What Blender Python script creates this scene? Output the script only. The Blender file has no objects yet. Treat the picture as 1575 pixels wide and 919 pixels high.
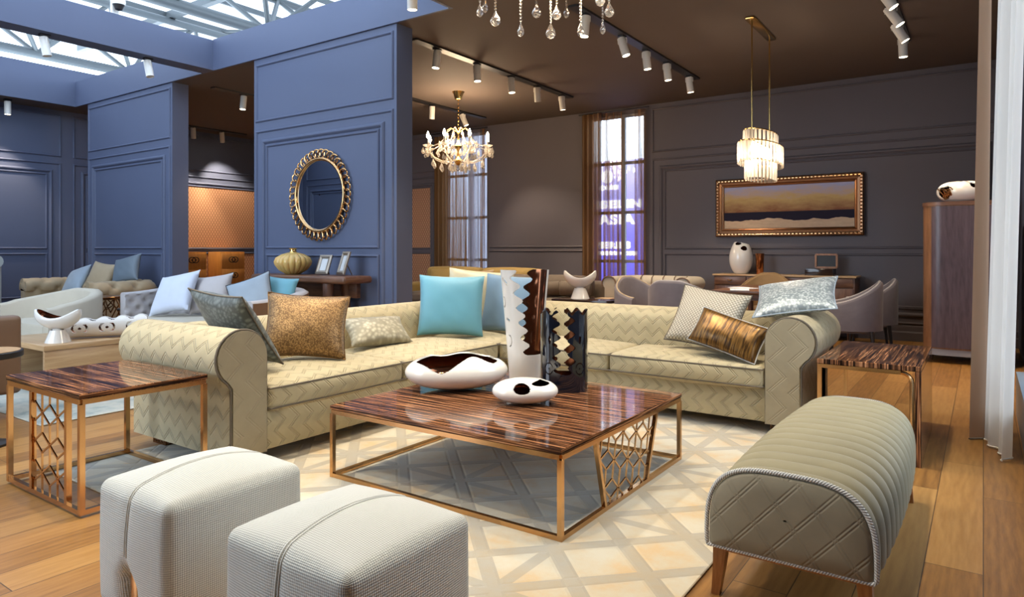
import bpy, bmesh, math, random
from mathutils import Vector, Matrix
random.seed(7)
DEBUG = False
C = bpy.context.scene.collection
sc = bpy.context.scene
PI = math.pi

# ------------------------------------------------------------------ camera
cd = bpy.data.cameras.new('camera')
cam = bpy.data.objects.new('camera', cd); C.objects.link(cam)
cam.location = (0, 0, 1.22)
cam.rotation_euler = (PI / 2, 0, math.radians(34.75))
cd.sensor_fit = 'HORIZONTAL'; cd.sensor_width = 36
cd.lens = 1045.0 / 1575 * 36
cd.shift_x = 0.0
cd.shift_y = -(459.5 - 385.0) / 1575
cd.clip_start = 0.05
sc.camera = cam

# ------------------------------------------------------------------ colour management, world, large lights
sc.view_settings.view_transform = 'Standard'
sc.view_settings.look = 'None'
sc.view_settings.gamma = 1.0
sc.view_settings.use_curve_mapping = False
sc.view_settings.exposure = 0.0
SKY = 6.9
SPOT_W = 138.0
WARM = (1.0, 0.80, 0.58)
w = bpy.data.worlds.new('overcast_sky'); sc.world = w; w.use_nodes = True
bg = w.node_tree.nodes['Background']
bg.inputs[0].default_value = (0.70, 0.84, 1.0, 1); bg.inputs[1].default_value = SKY
try:
    sc.cycles.use_denoising = True
    sc.cycles.max_bounces = 8
    sc.cycles.diffuse_bounces = 4
    sc.cycles.transparent_max_bounces = 16
    sc.cycles.sample_clamp_indirect = 6
    sc.cycles.caustics_reflective = False
    sc.cycles.caustics_refractive = False
except Exception:
    pass

def portal(name, loc, rot, sx, sy):
    l = bpy.data.lights.new(name, 'AREA'); l.shape = 'RECTANGLE'; l.size = sx; l.size_y = sy
    l.cycles.is_portal = True
    o = bpy.data.objects.new(name, l); o.location = loc; o.rotation_euler = rot; C.objects.link(o)
XW = -13.05; YB = 10.5; XR = 0.36; YF = -2.6; ZC = 3.62; ZT = 4.02; YP = 5.2
portal('skylight_portal', (-6.38, 1.3, ZT), (0, 0, 0), 4.1, 7.8)
portal('skylight_portal', (-10.6, 1.3, ZT), (0, 0, 0), 3.76, 7.8)

# ------------------------------------------------------------------ node helper
class G:
    def __init__(s, name, rough=0.5, metal=0.0, **kw):
        s.m = bpy.data.materials.new(name); s.m.use_nodes = True
        s.t = s.m.node_tree; s.b = s.t.nodes['Principled BSDF']
        s.out = s.t.nodes['Material Output']
        s.b.inputs['Roughness'].default_value = rough; s.b.inputs['Metallic'].default_value = metal
        for k, v in kw.items():
            s.b.inputs[k.replace('_', ' ')].default_value = v
    def n(s, t, **ins):
        nd = s.t.nodes.new(t)
        for k, v in ins.items(): s.set(nd, k, v)
        return nd
    def set(s, nd, k, v):
        i = nd.inputs[int(k[1:])] if k[0] == 'i' and k[1:].isdigit() else nd.inputs[k.replace('_', ' ')]
        if hasattr(v, 'is_linked') or isinstance(v, bpy.types.NodeSocket): s.t.links.new(v, i)
        else: i.default_value = v
    def ma(s, op, a, b=0.0, c=0.0):
        nd = s.t.nodes.new('ShaderNodeMath'); nd.operation = op
        s.set(nd, 'i0', a); s.set(nd, 'i1', b); s.set(nd, 'i2', c)
        return nd.outputs[0]
    def uv(s):
        return s.t.nodes.new('ShaderNodeUVMap').outputs[0]
    def obj(s):
        return s.t.nodes.new('ShaderNodeTexCoord').outputs['Object']
    def xyz(s, v):
        nd = s.n('ShaderNodeSeparateXYZ', i0=v); return nd.outputs[0], nd.outputs[1], nd.outputs[2]
    def vec(s, x, y, z=0.0):
        return s.n('ShaderNodeCombineXYZ', i0=x, i1=y, i2=z).outputs[0]
    def noise(s, v, scale, detail=2, rough=0.5):
        return s.n('ShaderNodeTexNoise', Vector=v, Scale=scale, Detail=detail, Roughness=rough).outputs[0]
    def ramp(s, f, stops):
        nd = s.t.nodes.new('ShaderNodeValToRGB'); s.set(nd, 'i0', f)
        e = nd.color_ramp.elements
        while len(e) < len(stops): e.new(0.5)
        for el, (p, c) in zip(e, stops): el.position = p; el.color = (*c, 1)
        return nd.outputs[0]
    def mix(s, f, a, b):
        nd = s.t.nodes.new('ShaderNodeMix'); nd.data_type = 'RGBA'
        for k, v in ((0, f), (6, a), (7, b)):
            if isinstance(v, bpy.types.NodeSocket): s.t.links.new(v, nd.inputs[k])
            else: nd.inputs[k].default_value = (*v, 1) if isinstance(v, tuple) and len(v) == 3 else v
        return nd.outputs[2]
    def col(s, c):
        if isinstance(c, bpy.types.NodeSocket): s.t.links.new(c, s.b.inputs['Base Color'])
        else: s.b.inputs['Base Color'].default_value = (*c, 1)
        return s
    def bump(s, h, strength=0.5, dist=0.01):
        nd = s.n('ShaderNodeBump', Height=h, Strength=strength, Distance=dist)
        s.t.links.new(nd.outputs[0], s.b.inputs['Normal']); return s

def plain(name, c, rough=0.5, metal=0.0, var=0.0, **kw):
    g = G(name, rough, metal, **kw)
    if var:
        f = g.noise(g.obj(), 6.0, 3)
        g.col(g.mix(f, tuple(x * (1 - var) for x in c), tuple(min(1, x * (1 + var)) for x in c)))
    else: g.col(c)
    return g.m

def fabric(name, c, rough=0.85, scale=260, sheen=0.3, var=0.12, blot=5.0, bump=0.25):
    g = G(name, rough, 0, Sheen_Weight=sheen * 0.25)
    v = g.uv()
    f = g.noise(v, blot, 3)
    g.col(g.mix(f, tuple(x * (1 - var) for x in c), tuple(min(1, x * (1 + var)) for x in c)))
    g.bump(g.noise(v, scale, 1), bump, 0.002)
    return g.m

def groove(g, x, width):
    """1 away from the line x = 0 (mod 1), falling to 0 on it."""
    d = g.ma('ABSOLUTE', g.ma('SUBTRACT', g.ma('FRACT', x), 0.5))
    d = g.ma('SUBTRACT', 0.5, d)
    return g.ma('SMOOTH_MIN', g.ma('DIVIDE', d, width), 1.0, 0.3)

def quilted(name, c, amp=0.06, per=0.10, sheen=0.5, strength=0.55):
    """velvet stitched in double zigzag lines"""
    g = G(name, 0.72, 0, Sheen_Weight=sheen * 0.25, Sheen_Roughness=0.4)
    x, y, z = g.xyz(g.uv())
    zig = g.ma('PINGPONG', y, amp)
    k = g.ma('DIVIDE', g.ma('ADD', x, zig), per)
    a = groove(g, k, 0.0075 / per)
    b = groove(g, g.ma('ADD', k, 0.017 / per), 0.0075 / per)
    h = g.ma('MINIMUM', a, b)
    f = g.noise(g.uv(), 9.0, 3)
    base = g.mix(f, tuple(v * 0.82 for v in c), tuple(min(1, v * 1.15) for v in c))
    g.col(base)
    g.bump(g.ma('ADD', h, g.ma('MULTIPLY', f, 0.35)), strength, 0.012)
    return g.m

def lattice_quilt(name, c, per=0.125):
    """velvet stitched in a double-lined diamond lattice"""
    g = G(name, 0.72, 0, Sheen_Weight=0.1, Sheen_Roughness=0.4)
    x, y, z = g.xyz(g.uv())
    hs = []
    for sg in (1, -1):
        k = g.ma('DIVIDE', g.ma('ADD', g.ma('MULTIPLY', x, 1.0 if sg > 0 else -1.0), g.ma('MULTIPLY', y, 0.72 if sg > 0 else 0.9)), per)
        hs += [groove(g, k, 0.006 / per), groove(g, g.ma('ADD', k, 0.014 / per), 0.006 / per)]
    h = g.ma('MINIMUM', g.ma('MINIMUM', hs[0], hs[1]), g.ma('MINIMUM', hs[2], hs[3]))
    f = g.noise(g.uv(), 8.0, 4)
    g.col(g.mix(f, tuple(v * 0.75 for v in c), tuple(v * 1.22 for v in c)))
    g.bump(g.ma('ADD', h, g.ma('MULTIPLY', f, 0.5)), 0.32, 0.007)
    return g.m

def wood(name, dark, light, along='x', scale=1.0, stretch=14.0, rough=0.35, sharp=(0.35, 0.65), coat=0.0):
    g = G(name, rough, 0, Coat_Weight=coat, Coat_Roughness=0.03)
    x, y, z = g.xyz(g.uv())
    s = 1.0 / stretch
    if along == 'x': v = g.vec(g.ma('MULTIPLY', x, s), y)
    else: v = g.vec(x, g.ma('MULTIPLY', y, s))
    f1 = g.noise(v, 22 * scale, 4, 0.6)
    f2 = g.noise(v, 90 * scale, 3, 0.6)
    f = g.ma('ADD', g.ma('MULTIPLY', f1, 0.7), g.ma('MULTIPLY', f2, 0.3))
    g.col(g.ramp(f, [(sharp[0], dark), (sharp[1], light)]))
    g.bump(f2, 0.08, 0.002)
    return g.m

def ebony(name, along):
    g = G(name, 0.06, 0, Specular_IOR_Level=0.30, IOR=1.35)
    x, y, z = g.xyz(g.uv())
    if along == 'x': v = g.vec(g.ma('MULTIPLY', x, 0.022), y)
    else: v = g.vec(x, g.ma('MULTIPLY', y, 0.022))
    f1 = g.noise(v, 60, 4, 0.7); f2 = g.noise(v, 190, 2, 0.6)
    f = g.ma('ADD', g.ma('MULTIPLY', f1, 0.65), g.ma('MULTIPLY', f2, 0.35))
    g.col(g.ramp(f, [(0.40, (0.008, 0.005, 0.004)), (0.48, (0.035, 0.015, 0.009)), (0.53, (0.19, 0.075, 0.03)), (0.60, (0.46, 0.22, 0.105))]))
    return g.m

def emit(name, c, strength):
    g = G(name, 0.5)
    g.b.inputs['Base Color'].default_value = (*c, 1)
    g.b.inputs['Emission Color'].default_value = (*c, 1); g.b.inputs['Emission Strength'].default_value = strength
    return g.m

def sheer(name, c, clear=0.45):
    g = G(name, 0.8)
    d = g.n('ShaderNodeBsdfDiffuse', Color=(*c, 1)); tl = g.n('ShaderNodeBsdfTranslucent', Color=(*c, 1))
    tr = g.n('ShaderNodeBsdfTransparent')
    m1 = g.n('ShaderNodeMixShader', i0=0.5, i1=d.outputs[0], i2=tl.outputs[0])
    x, y, z = g.xyz(g.uv())
    f = g.noise(g.vec(g.ma('MULTIPLY', x, 1.0), g.ma('MULTIPLY', y, 0.02)), 13, 2)
    f = g.n('ShaderNodeMapRange', i0=f, i1=0.38, i2=0.62, i3=clear * 0.1, i4=min(1.0, clear * 1.7)).outputs[0]
    m2 = g.n('ShaderNodeMixShader', i0=f, i1=m1.outputs[0], i2=tr.outputs[0])
    g.t.links.new(m2.outputs[0], g.out.inputs[0])
    return g.m

def glass(name, tint=(1, 1, 1), refl=0.1):
    g = G(name, 0.02)
    tr = g.n('ShaderNodeBsdfTransparent', Color=(*tint, 1)); gl = g.n('ShaderNodeBsdfGlossy', Roughness=0.02)
    m = g.n('ShaderNodeMixShader', i0=refl, i1=tr.outputs[0], i2=gl.outputs[0])
    g.t.links.new(m.outputs[0], g.out.inputs[0]); return g.m

def crystal(name, tint=(1, 0.97, 0.92), soft=0.25):
    """faceted crystal: clear, strongly reflecting, scattering a part of the lamps' light"""
    g = G(name, 0.02)
    gl = g.n('ShaderNodeBsdfGlass', Color=(*tint, 1), Roughness=0.0, IOR=1.55)
    tr = g.n('ShaderNodeBsdfTransparent', Color=(0.92, 0.92, 0.92, 1))
    rf = g.n('ShaderNodeBsdfGlossy', Color=(1, 1, 1, 1), Roughness=0.04)
    tl = g.n('ShaderNodeBsdfTranslucent', Color=(*tint, 1))
    lw = g.n('ShaderNodeLayerWeight', Blend=0.35)
    m1 = g.n('ShaderNodeMixShader', i0=lw.outputs[1], i1=tr.outputs[0], i2=rf.outputs[0])
    m2 = g.n('ShaderNodeMixShader', i0=0.45, i1=m1.outputs[0], i2=gl.outputs[0])
    m3 = g.n('ShaderNodeMixShader', i0=soft, i1=m2.outputs[0], i2=tl.outputs[0])
    g.t.links.new(m3.outputs[0], g.out.inputs[0]); return g.m

# ------------------------------------------------------------------ mesh builder
class MB:
    def __init__(s):
        s.bm = bmesh.new(); s.uv = s.bm.loops.layers.uv.new('UVMap'); s.done = s.bm.faces.layers.int.new('cuv')
    def face(s, vs, uvs=None, mi=0):
        try: f = s.bm.faces.new(vs)
        except ValueError: return None
        f.material_index = mi
        if uvs:
            for l, q in zip(f.loops, uvs): l[s.uv].uv = q
            f[s.done] = 1
        return f
    def box(s, x0, x1, y0, y1, z0, z1, bev=0.0, seg=2, mi=0):
        r = bmesh.ops.create_cube(s.bm, size=1)
        vs = r['verts']
        for v in vs:
            v.co = Vector(((x0 + x1) / 2 + v.co.x * (x1 - x0), (y0 + y1) / 2 + v.co.y * (y1 - y0), (z0 + z1) / 2 + v.co.z * (z1 - z0)))
        fs = {f for v in vs for f in v.link_faces}
        for f in fs: f.material_index = mi
        if bev > 0:
            es = list({e for v in vs for e in v.link_edges})
            bmesh.ops.bevel(s.bm, geom=es, offset=bev, segments=seg, profile=0.5, affect='EDGES')
        return s
    def bar(s, a, b, wd, ht=None, up=(0, 0, 1)):
        """rectangular bar from a to b"""
        a, b = Vector(a), Vector(b); ht = ht or wd
        d = (b - a).normalized(); u = Vector(up)
        if abs(d.dot(u)) > 0.98: u = Vector((0, 1, 0))
        sd = d.cross(u).normalized(); u = sd.cross(d)
        ring = lambda p: [s.bm.verts.new(p + sd * x * wd / 2 + u * y * ht / 2) for x, y in ((-1, -1), (1, -1), (1, 1), (-1, 1))]
        r0, r1 = ring(a), ring(b)
        for i in range(4): s.face((r0[i], r0[(i + 1) % 4], r1[(i + 1) % 4], r1[i]))
        s.face(r0[::-1]); s.face(r1); return s
    def tube(s, pts, r, seg=10, closed=False, caps=True):
        pts = [Vector(p) for p in pts]; n = len(pts); rings = []
        rr = r if isinstance(r, (list, tuple)) else [r] * n
        prev = None
        for i, p in enumerate(pts):
            if closed: t = (pts[(i + 1) % n] - pts[i - 1]).normalized()
            else: t = (pts[min(i + 1, n - 1)] - pts[max(i - 1, 0)]).normalized()
            if prev is None:
                u = Vector((0, 0, 1)) if abs(t.z) < 0.9 else Vector((1, 0, 0))
                u = (u - t * u.dot(t)).normalized()
            else:
                u = prev - t * prev.dot(t)
                u = u.normalized() if u.length > 1e-6 else prev
            prev = u; v = t.cross(u)
            rings.append([p + (u * math.cos(2 * PI * k / seg) + v * math.sin(2 * PI * k / seg)) * rr[i] for k in range(seg)])
        return s.loft(rings, cap=caps and not closed, wrap=closed)
    def loft(s, rings, cap=True, wrap=False, mi=0, closed=True, planar=False):
        """skin between rings of points; UV in metres"""
        R = [[s.bm.verts.new(p) for p in r] for r in rings]
        n = len(R[0]); m = len(R)
        us = [0.0]
        k0 = m // 2
        for i in range(n): us.append(us[-1] + (Vector(rings[k0][(i + 1) % n]) - Vector(rings[k0][i])).length)
        vs = [0.0]
        cen = [sum((Vector(p) for p in r), Vector()) / n for r in rings]
        for j in range(m): vs.append(vs[-1] + (cen[(j + 1) % m] - cen[j]).length)
        for j in range(m if wrap else m - 1):
            a, b = R[j], R[(j + 1) % m]
            for i in range(n if closed else n - 1):
                k = (i + 1) % n
                s.face((a[i], a[k], b[k], b[i]), None if planar else [(us[i], vs[j]), (us[i + 1], vs[j]), (us[i + 1], vs[j + 1]), (us[i], vs[j + 1])], mi)
        if cap and not wrap:
            s.face(R[0][::-1], None, mi); s.face(R[-1], None, mi)
        return s
    def lathe(s, prof, c=(0, 0, 0), seg=32, sx=1.0, sy=1.0, fl=None):
        """prof: (r, z) from bottom to top; fl(theta) scales the radius"""
        cx, cy, cz = c; f = fl or (lambda t: 1.0)
        rings = []
        for r, z in prof:
            rings.append([(cx + max(r, 1e-4) * sx * f(2 * PI * k / seg) * math.cos(2 * PI * k / seg), cy + max(r, 1e-4) * sy * f(2 * PI * k / seg) * math.sin(2 * PI * k / seg), cz + z) for k in range(seg)])
        return s.loft(rings)
    def sphere(s, c, r, seg=12, sz=1.0):
        n = max(4, seg // 2)
        return s.lathe([(r * math.sin(PI * i / n), -r * sz * math.cos(PI * i / n)) for i in range(n + 1)], c, seg)
    def prism(s, poly, axis, a, b, bev=0.0):
        """poly: 2D points; extruded along axis from a to b (x: poly=(y,z), y: (x,z), z: (x,y))"""
        mk = {'x': lambda p, t: (t, p[0], p[1]), 'y': lambda p, t: (p[0], t, p[1]), 'z': lambda p, t: (p[0], p[1], t)}[axis]
        A = [s.bm.verts.new(mk(p, a)) for p in poly]; B = [s.bm.verts.new(mk(p, b)) for p in poly]
        n = len(poly)
        for i in range(n): s.face((A[i], A[(i + 1) % n], B[(i + 1) % n], B[i]))
        s.face(A[::-1]); s.face(B); return s
    def soft(s, x0, x1, y0, y1, z0, z1, r=0.05, bulge=(0, 0, 0), n=10, fn=None):
        """upholstered block: rounded edges, faces swelling by bulge along x, y, z"""
        c = Vector(((x0 + x1) / 2, (y0 + y1) / 2, (z0 + z1) / 2)); h = ((x1 - x0) / 2, (y1 - y0) / 2, (z1 - z0) / 2)
        r = min(r, *(q * 0.98 for q in h))
        def axis(hh):
            e = [hh - r + r * math.tan(PI / 4 * k / 4) if False else hh - r * (1 - k / 4) for k in range(5)]
            m = [-(hh - r) + 2 * (hh - r) * k / n for k in range(1, n)]
            return [-q for q in reversed(e)] + m + e
        ax = [axis(q) for q in h]
        cache = {}
        def V(p):
            k = tuple(round(q, 5) for q in p)
            if k in cache: return cache[k]
            q = Vector(p); inner = Vector([max(-(h[i] - r), min(h[i] - r, q[i])) for i in range(3)])
            d = q - inner
            if d.length > 1e-9: q = inner + d.normalized() * r
            f = [1 - (q[i] / h[i]) ** 2 for i in range(3)]
            sg = [max(-1, min(1, q[i] / h[i])) for i in range(3)]
            q = Vector([q[i] + bulge[i] * sg[i] ** 3 * max(f[(i + 1) % 3], 0) * max(f[(i + 2) % 3], 0) for i in range(3)])
            q = q + c
            if fn: q = fn(q)
            cache[k] = s.bm.verts.new(q); return cache[k]
        for i in range(3):
            j, k = (i + 1) % 3, (i + 2) % 3
            for sg in (-1, 1):
                for a in range(len(ax[j]) - 1):
                    for b in range(len(ax[k]) - 1):
                        def P(u, v):
                            p = [0, 0, 0]; p[i] = sg * h[i]; p[j] = ax[j][u]; p[k] = ax[k][v]; return V(p)
                        q = [P(a, b), P(a + 1, b), P(a + 1, b + 1), P(a, b + 1)]
                        uq = [(ax[j][a], ax[k][b]), (ax[j][a + 1], ax[k][b]), (ax[j][a + 1], ax[k][b + 1]), (ax[j][a], ax[k][b + 1])]
                        if i == 1: uq = [(b_, a_) for a_, b_ in uq]
                        s.face(q if sg > 0 else q[::-1], uq if sg > 0 else uq[::-1])
        return s
    def build(s, name, mat, parent=None, smooth=True, angle=40, label=None):
        bmesh.ops.recalc_face_normals(s.bm, faces=s.bm.faces)
        for f in s.bm.faces:
            if not f[s.done]:
                nx, ny, nz = (abs(q) for q in f.normal)
                for l in f.loops:
                    p = l.vert.co
                    l[s.uv].uv = (p.x, p.y) if nz >= nx and nz >= ny else ((p.y, p.z) if nx >= ny else (p.x, p.z))
            f.smooth = smooth
        me = bpy.data.meshes.new(name); s.bm.to_mesh(me); s.bm.free()
        for m in (mat if isinstance(mat, (list, tuple)) else [mat]): me.materials.append(m)
        if smooth: me.set_sharp_from_angle(angle=math.radians(angle))
        o = bpy.data.objects.new(name, me); C.objects.link(o)
        if parent is not None: o.parent = parent
        if label: o['label'] = label
        return o

def tag(o, label, cat, group=None, kind=None):
    o['label'] = label; o['category'] = cat
    if group: o['group'] = group
    if kind: o['kind'] = kind
    return o
def thing(name, label, cat, loc=(0, 0, 0), rz=0.0, group=None):
    o = bpy.data.objects.new(name, None); C.objects.link(o); o.empty_display_size = 0.1
    o.location = loc; o.rotation_euler = (0, 0, rz)
    return tag(o, label, cat, group)
def struct(o, label=None):
    o['kind'] = 'structure'
    if label: o['label'] = label
    return o
def dup(root, label=None, loc=None, rz=None, group=None):
    def cp(o, par):
        c = o.copy(); C.objects.link(c); c.parent = par
        for ch in [q for q in bpy.data.objects if q.parent == o]: cp(ch, c)
        return c
    r = cp(root, None)
    if loc is not None: r.location = loc
    if rz is not None: r.rotation_euler = (0, 0, rz)
    if label: r['label'] = label
    if group: r['group'] = group
    return r

def shell(nu, nv, pos, keep, wrap=True):
    """thin ceramic shell on a (u, v) grid: outer faces (slot 0), inner faces (slot 1), rims (slot 0). pos(u, v, inner) -> point"""
    mb = MB()
    cols = nu if wrap else nu + 1
    K = [[keep((i + .5) / nu, (j + .5) / nv) for j in range(nv)] for i in range(nu)]
    vo, vi = {}, {}
    def g(dc, i, j, inner):
        i = i % cols if wrap else i
        if (i, j) not in dc: dc[i, j] = mb.bm.verts.new(pos(i / nu, j / nv, inner))
        return dc[i, j]
    for i in range(nu):
        for j in range(nv):
            if not K[i][j]: continue
            q = ((i, j), (i + 1, j), (i + 1, j + 1), (i, j + 1))
            mb.face([g(vo, *p, False) for p in q], [(p[0] / nu, p[1] / nv) for p in q], 0)
            mb.face([g(vi, *p, True) for p in q][::-1], [(p[0] / nu, p[1] / nv) for p in q][::-1], 1)
            for (di, dj, a, b) in ((-1, 0, 3, 0), (1, 0, 1, 2), (0, -1, 0, 1), (0, 1, 2, 3)):
                ii, jj = i + di, j + dj
                if wrap: ii %= nu
                out = jj < 0 or jj >= nv or ii < 0 or ii >= nu or not K[ii][jj]
                if out:
                    A, B = q[a], q[b]
                    mb.face([g(vo, *B, False), g(vo, *A, False), g(vi, *A, True), g(vi, *B, True)], [(0, 0)] * 4, 0)
    return mb

def sweep(path, prof, close_prof=True, disp=None, cap=True):
    """profile (p, z) swept along a 2D path; p is measured to the right of the direction of travel. prof may be a function of the index"""
    rings = []; n = len(path)
    for i, (x, y) in enumerate(path):
        a = Vector(path[max(i - 1, 0)]); b = Vector(path[i]); c = Vector(path[min(i + 1, n - 1)])
        d1 = (b - a).normalized() if i > 0 else (c - b).normalized()
        d2 = (c - b).normalized() if i < n - 1 else d1
        n1 = Vector((d1.y, -d1.x)); n2 = Vector((d2.y, -d2.x)); m = (n1 + n2).normalized(); m = m / max(0.5, m.dot(n1))
        pr = prof(i / (n - 1)) if callable(prof) else prof
        ring = []
        for k, (p, z) in enumerate(pr):
            ring.append(Vector((x + m.x * p, y + m.y * p, z)))
        rings.append(ring)
    mb = MB(); mb.loft(rings, cap=cap); return mb

def arc(cx, cy, r, a0, a1, n):
    return [(cx + r * math.cos(math.radians(a0 + (a1 - a0) * i / n)), cy + r * math.sin(math.radians(a0 + (a1 - a0) * i / n))) for i in range(n + 1)]

def frame3(o, x, y, center):
    """orient an object: local x along x, local y near y"""
    x = Vector(x).normalized(); y = Vector(y); y = (y - x * y.dot(x)).normalized(); z = x.cross(y)
    m = Matrix((x, y, z)).transposed().to_4x4(); m.translation = Vector(center); o.matrix_world = m
# ------------------------------------------------------------------ materials
M = {}
M['paint_warmlit'] = fabric('warm_lit_wall_paint', (0.120, 0.105, 0.117), 0.62, 60, 0.0, 0.05, 1.5, 0.03)  # rear wall: warm lamplight mixed into the wall paint's colour
M['paint'] = fabric('slate_blue_paint', (0.088, 0.108, 0.180), 0.62, 60, 0.0, 0.05, 1.5, 0.03)
M['ceil'] = fabric('brown_ceiling_paint', (0.105, 0.080, 0.067), 0.8, 60, 0.0, 0.06, 1.2, 0.03)
M['black'] = plain('black_metal', (0.012, 0.011, 0.012), 0.45)
M['white_metal'] = plain('white_lacquer', (0.72, 0.70, 0.66), 0.35)
M['steel'] = plain('grey_painted_steel', (0.11, 0.125, 0.13), 0.45, 0.2)
M['grey_frame'] = plain('grey_window_frame', (0.28, 0.28, 0.30), 0.5)
M['gold'] = plain('bronze_gold', (0.62, 0.36, 0.16), 0.17, 1.0)
M['darkgold'] = plain('dark_bronze', (0.22, 0.11, 0.05), 0.3, 1.0)
M['brass'] = plain('brass', (0.75, 0.50, 0.18), 0.2, 1.0)
M['ebony_x'] = ebony('striped_ebony', 'x'); M['ebony_y'] = ebony('striped_ebony_across', 'y')
M['ebony_edge'] = plain('ebony_edge', (0.03, 0.016, 0.011), 0.12)
M['walnut'] = wood('walnut', (0.075, 0.03, 0.016), (0.20, 0.095, 0.05), 'x', 1, 10, 0.35)
M['walnut_v'] = wood('walnut_upright', (0.085, 0.04, 0.03), (0.20, 0.105, 0.07), 'y', 1.3, 12, 0.33)
M['walnut_lit'] = wood('walnut_warm_lit', (0.16, 0.07, 0.03), (0.30, 0.15, 0.075), 'y', 1.3, 12, 0.33)  # cabinet edge: warm lamplight put into the walnut colour
M['walnut_violet'] = wood('walnut_violet_reflection', (0.055, 0.036, 0.045), (0.115, 0.080, 0.095), 'y', 1.3, 12, 0.3)  # cabinet front: violet sign reflection put into the walnut colour
M['framebronze'] = plain('dark_gilt_frame', (0.30, 0.15, 0.075), 0.28, 0.9)
M['oak'] = wood('pale_oak', (0.42, 0.25, 0.12), (0.62, 0.42, 0.23), 'x', 0.8, 12, 0.3)
M['chest'] = wood('honey_veneer', (0.50, 0.21, 0.045), (0.66, 0.31, 0.08), 'y', 0.8, 8, 0.3)
M['legwood'] = wood('cherry_wood', (0.25, 0.09, 0.025), (0.42, 0.18, 0.06), 'y', 1, 8, 0.3)
M['white'] = plain('white_glaze', (0.78, 0.74, 0.68), 0.08, 0, 0, Coat_Weight=0.5)
M['bronze'] = plain('bronze_glaze', (0.24, 0.09, 0.042), 0.13, 0.85)
M['blackglaze'] = plain('black_glaze', (0.006, 0.007, 0.012), 0.05, 0, 0, Coat_Weight=1.0)
M['mirror'] = plain('mirror_glass', (0.80, 0.84, 0.86), 0.01, 1.0)
M['sofa'] = quilted('quilted_taupe_velvet', (0.45, 0.375, 0.225))
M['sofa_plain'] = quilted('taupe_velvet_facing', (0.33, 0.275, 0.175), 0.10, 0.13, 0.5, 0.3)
M['sofa_smooth'] = fabric('taupe_velvet', (0.36, 0.31, 0.215), 0.75, 240, 0.5, 0.18, 7, 0.15)
M['piping'] = plain('taupe_piping', (0.13, 0.105, 0.075), 0.7)
M['bench'] = fabric('olive_taupe_velvet', (0.265, 0.228, 0.132), 0.7, 220, 0.5, 0.15, 6, 0.15)
M['bench_q'] = lattice_quilt('quilted_olive_velvet', (0.23, 0.195, 0.13))
M['cream_velvet'] = fabric('cream_velvet', (0.52, 0.46, 0.36), 0.7, 200, 0.4, 0.1, 5, 0.1)
M['beige_velvet'] = fabric('beige_tufted_velvet', (0.36, 0.27, 0.16), 0.7, 200, 0.5, 0.12, 5, 0.1)
M['grey_velvet'] = fabric('lilac_grey_velvet', (0.46, 0.43, 0.43), 0.7, 200, 0.4, 0.1, 9, 0.1)
M['brown_leather'] = plain('brown_leather', (0.17, 0.10, 0.06), 0.5, 0, 0.15)
M['chair_grey'] = fabric('grey_violet_velvet', (0.135, 0.117, 0.130), 0.75, 200, 0.5, 0.22, 8, 0.1)
M['chair_tan'] = fabric('tan_velvet', (0.30, 0.18, 0.075), 0.75, 200, 0.4, 0.15, 8, 0.1)
M['mustard'] = fabric('mustard_velvet', (0.36, 0.245, 0.075), 0.75, 200, 0.4, 0.12, 8, 0.1)
M['taupe_dark'] = fabric('dark_taupe_velvet', (0.15, 0.115, 0.085), 0.75, 200, 0.4, 0.15, 8, 0.1)
M['pale_teal'] = fabric('pale_grey_teal_velvet', (0.42, 0.46, 0.45), 0.75, 200, 0.4, 0.1, 8, 0.1)
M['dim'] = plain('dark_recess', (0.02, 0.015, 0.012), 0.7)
M['lens'] = emit('lit_lamp', (1.0, 0.86, 0.62), 22)
M['bulb'] = emit('lit_candle_bulb', (1.0, 0.80, 0.55), 45)
M['led'] = emit('lit_lamp_core', (1.0, 0.82, 0.60), 14)
M['glass'] = glass('window_glass')
M['roofglass'] = glass('roof_glass', (0.62, 0.63, 0.65), 0.04)
M['crystal'] = crystal('cut_crystal', (1, .98, .95), 0.08)
M['crystal_lit'] = crystal('clouded_crystal', (1, .96, .9), 0.5)
M['amberglass'] = crystal('amber_glass_arm', (1, .93, .80), 0.5)
M['prism'] = crystal('glass_prism', (1, 0.93, 0.82), 0.45)
M['sheer_brown'] = sheer('sheer_brown_cloth', (0.33, 0.165, 0.065), 0.40)
M['sheer_pale'] = sheer('sheer_pale_cloth', (0.42, 0.38, 0.40), 0.40)
M['brown_cloth'] = sheer('brown_curtain_cloth', (0.25, 0.135, 0.06), 0.04)
M['curtain_taupe'] = sheer('taupe_curtain_cloth', (0.42, 0.29, 0.20), 0.03)
M['sheer_white'] = sheer('white_curtain_cloth', (0.80, 0.76, 0.70), 0.05)
M['amber'] = plain('amber_glass', (0.80, 0.52, 0.17), 0.22, 0, 0, Transmission_Weight=0.2, Subsurface_Weight=0.2)
M['pewter'] = plain('pewter', (0.30, 0.25, 0.20), 0.3, 0.8)
M['paper'] = plain('white_paper', (0.8, 0.8, 0.82), 0.6)
M['photo'] = plain('photo_print', (0.55, 0.57, 0.58), 0.25)
M['hall'] = plain('pale_hall_wall', (0.55, 0.54, 0.60), 0.8)
M['navy'] = plain('navy_hall_wall', (0.035, 0.035, 0.075), 0.7)
M['concrete'] = plain('hall_floor', (0.2, 0.2, 0.21), 0.8)

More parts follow.
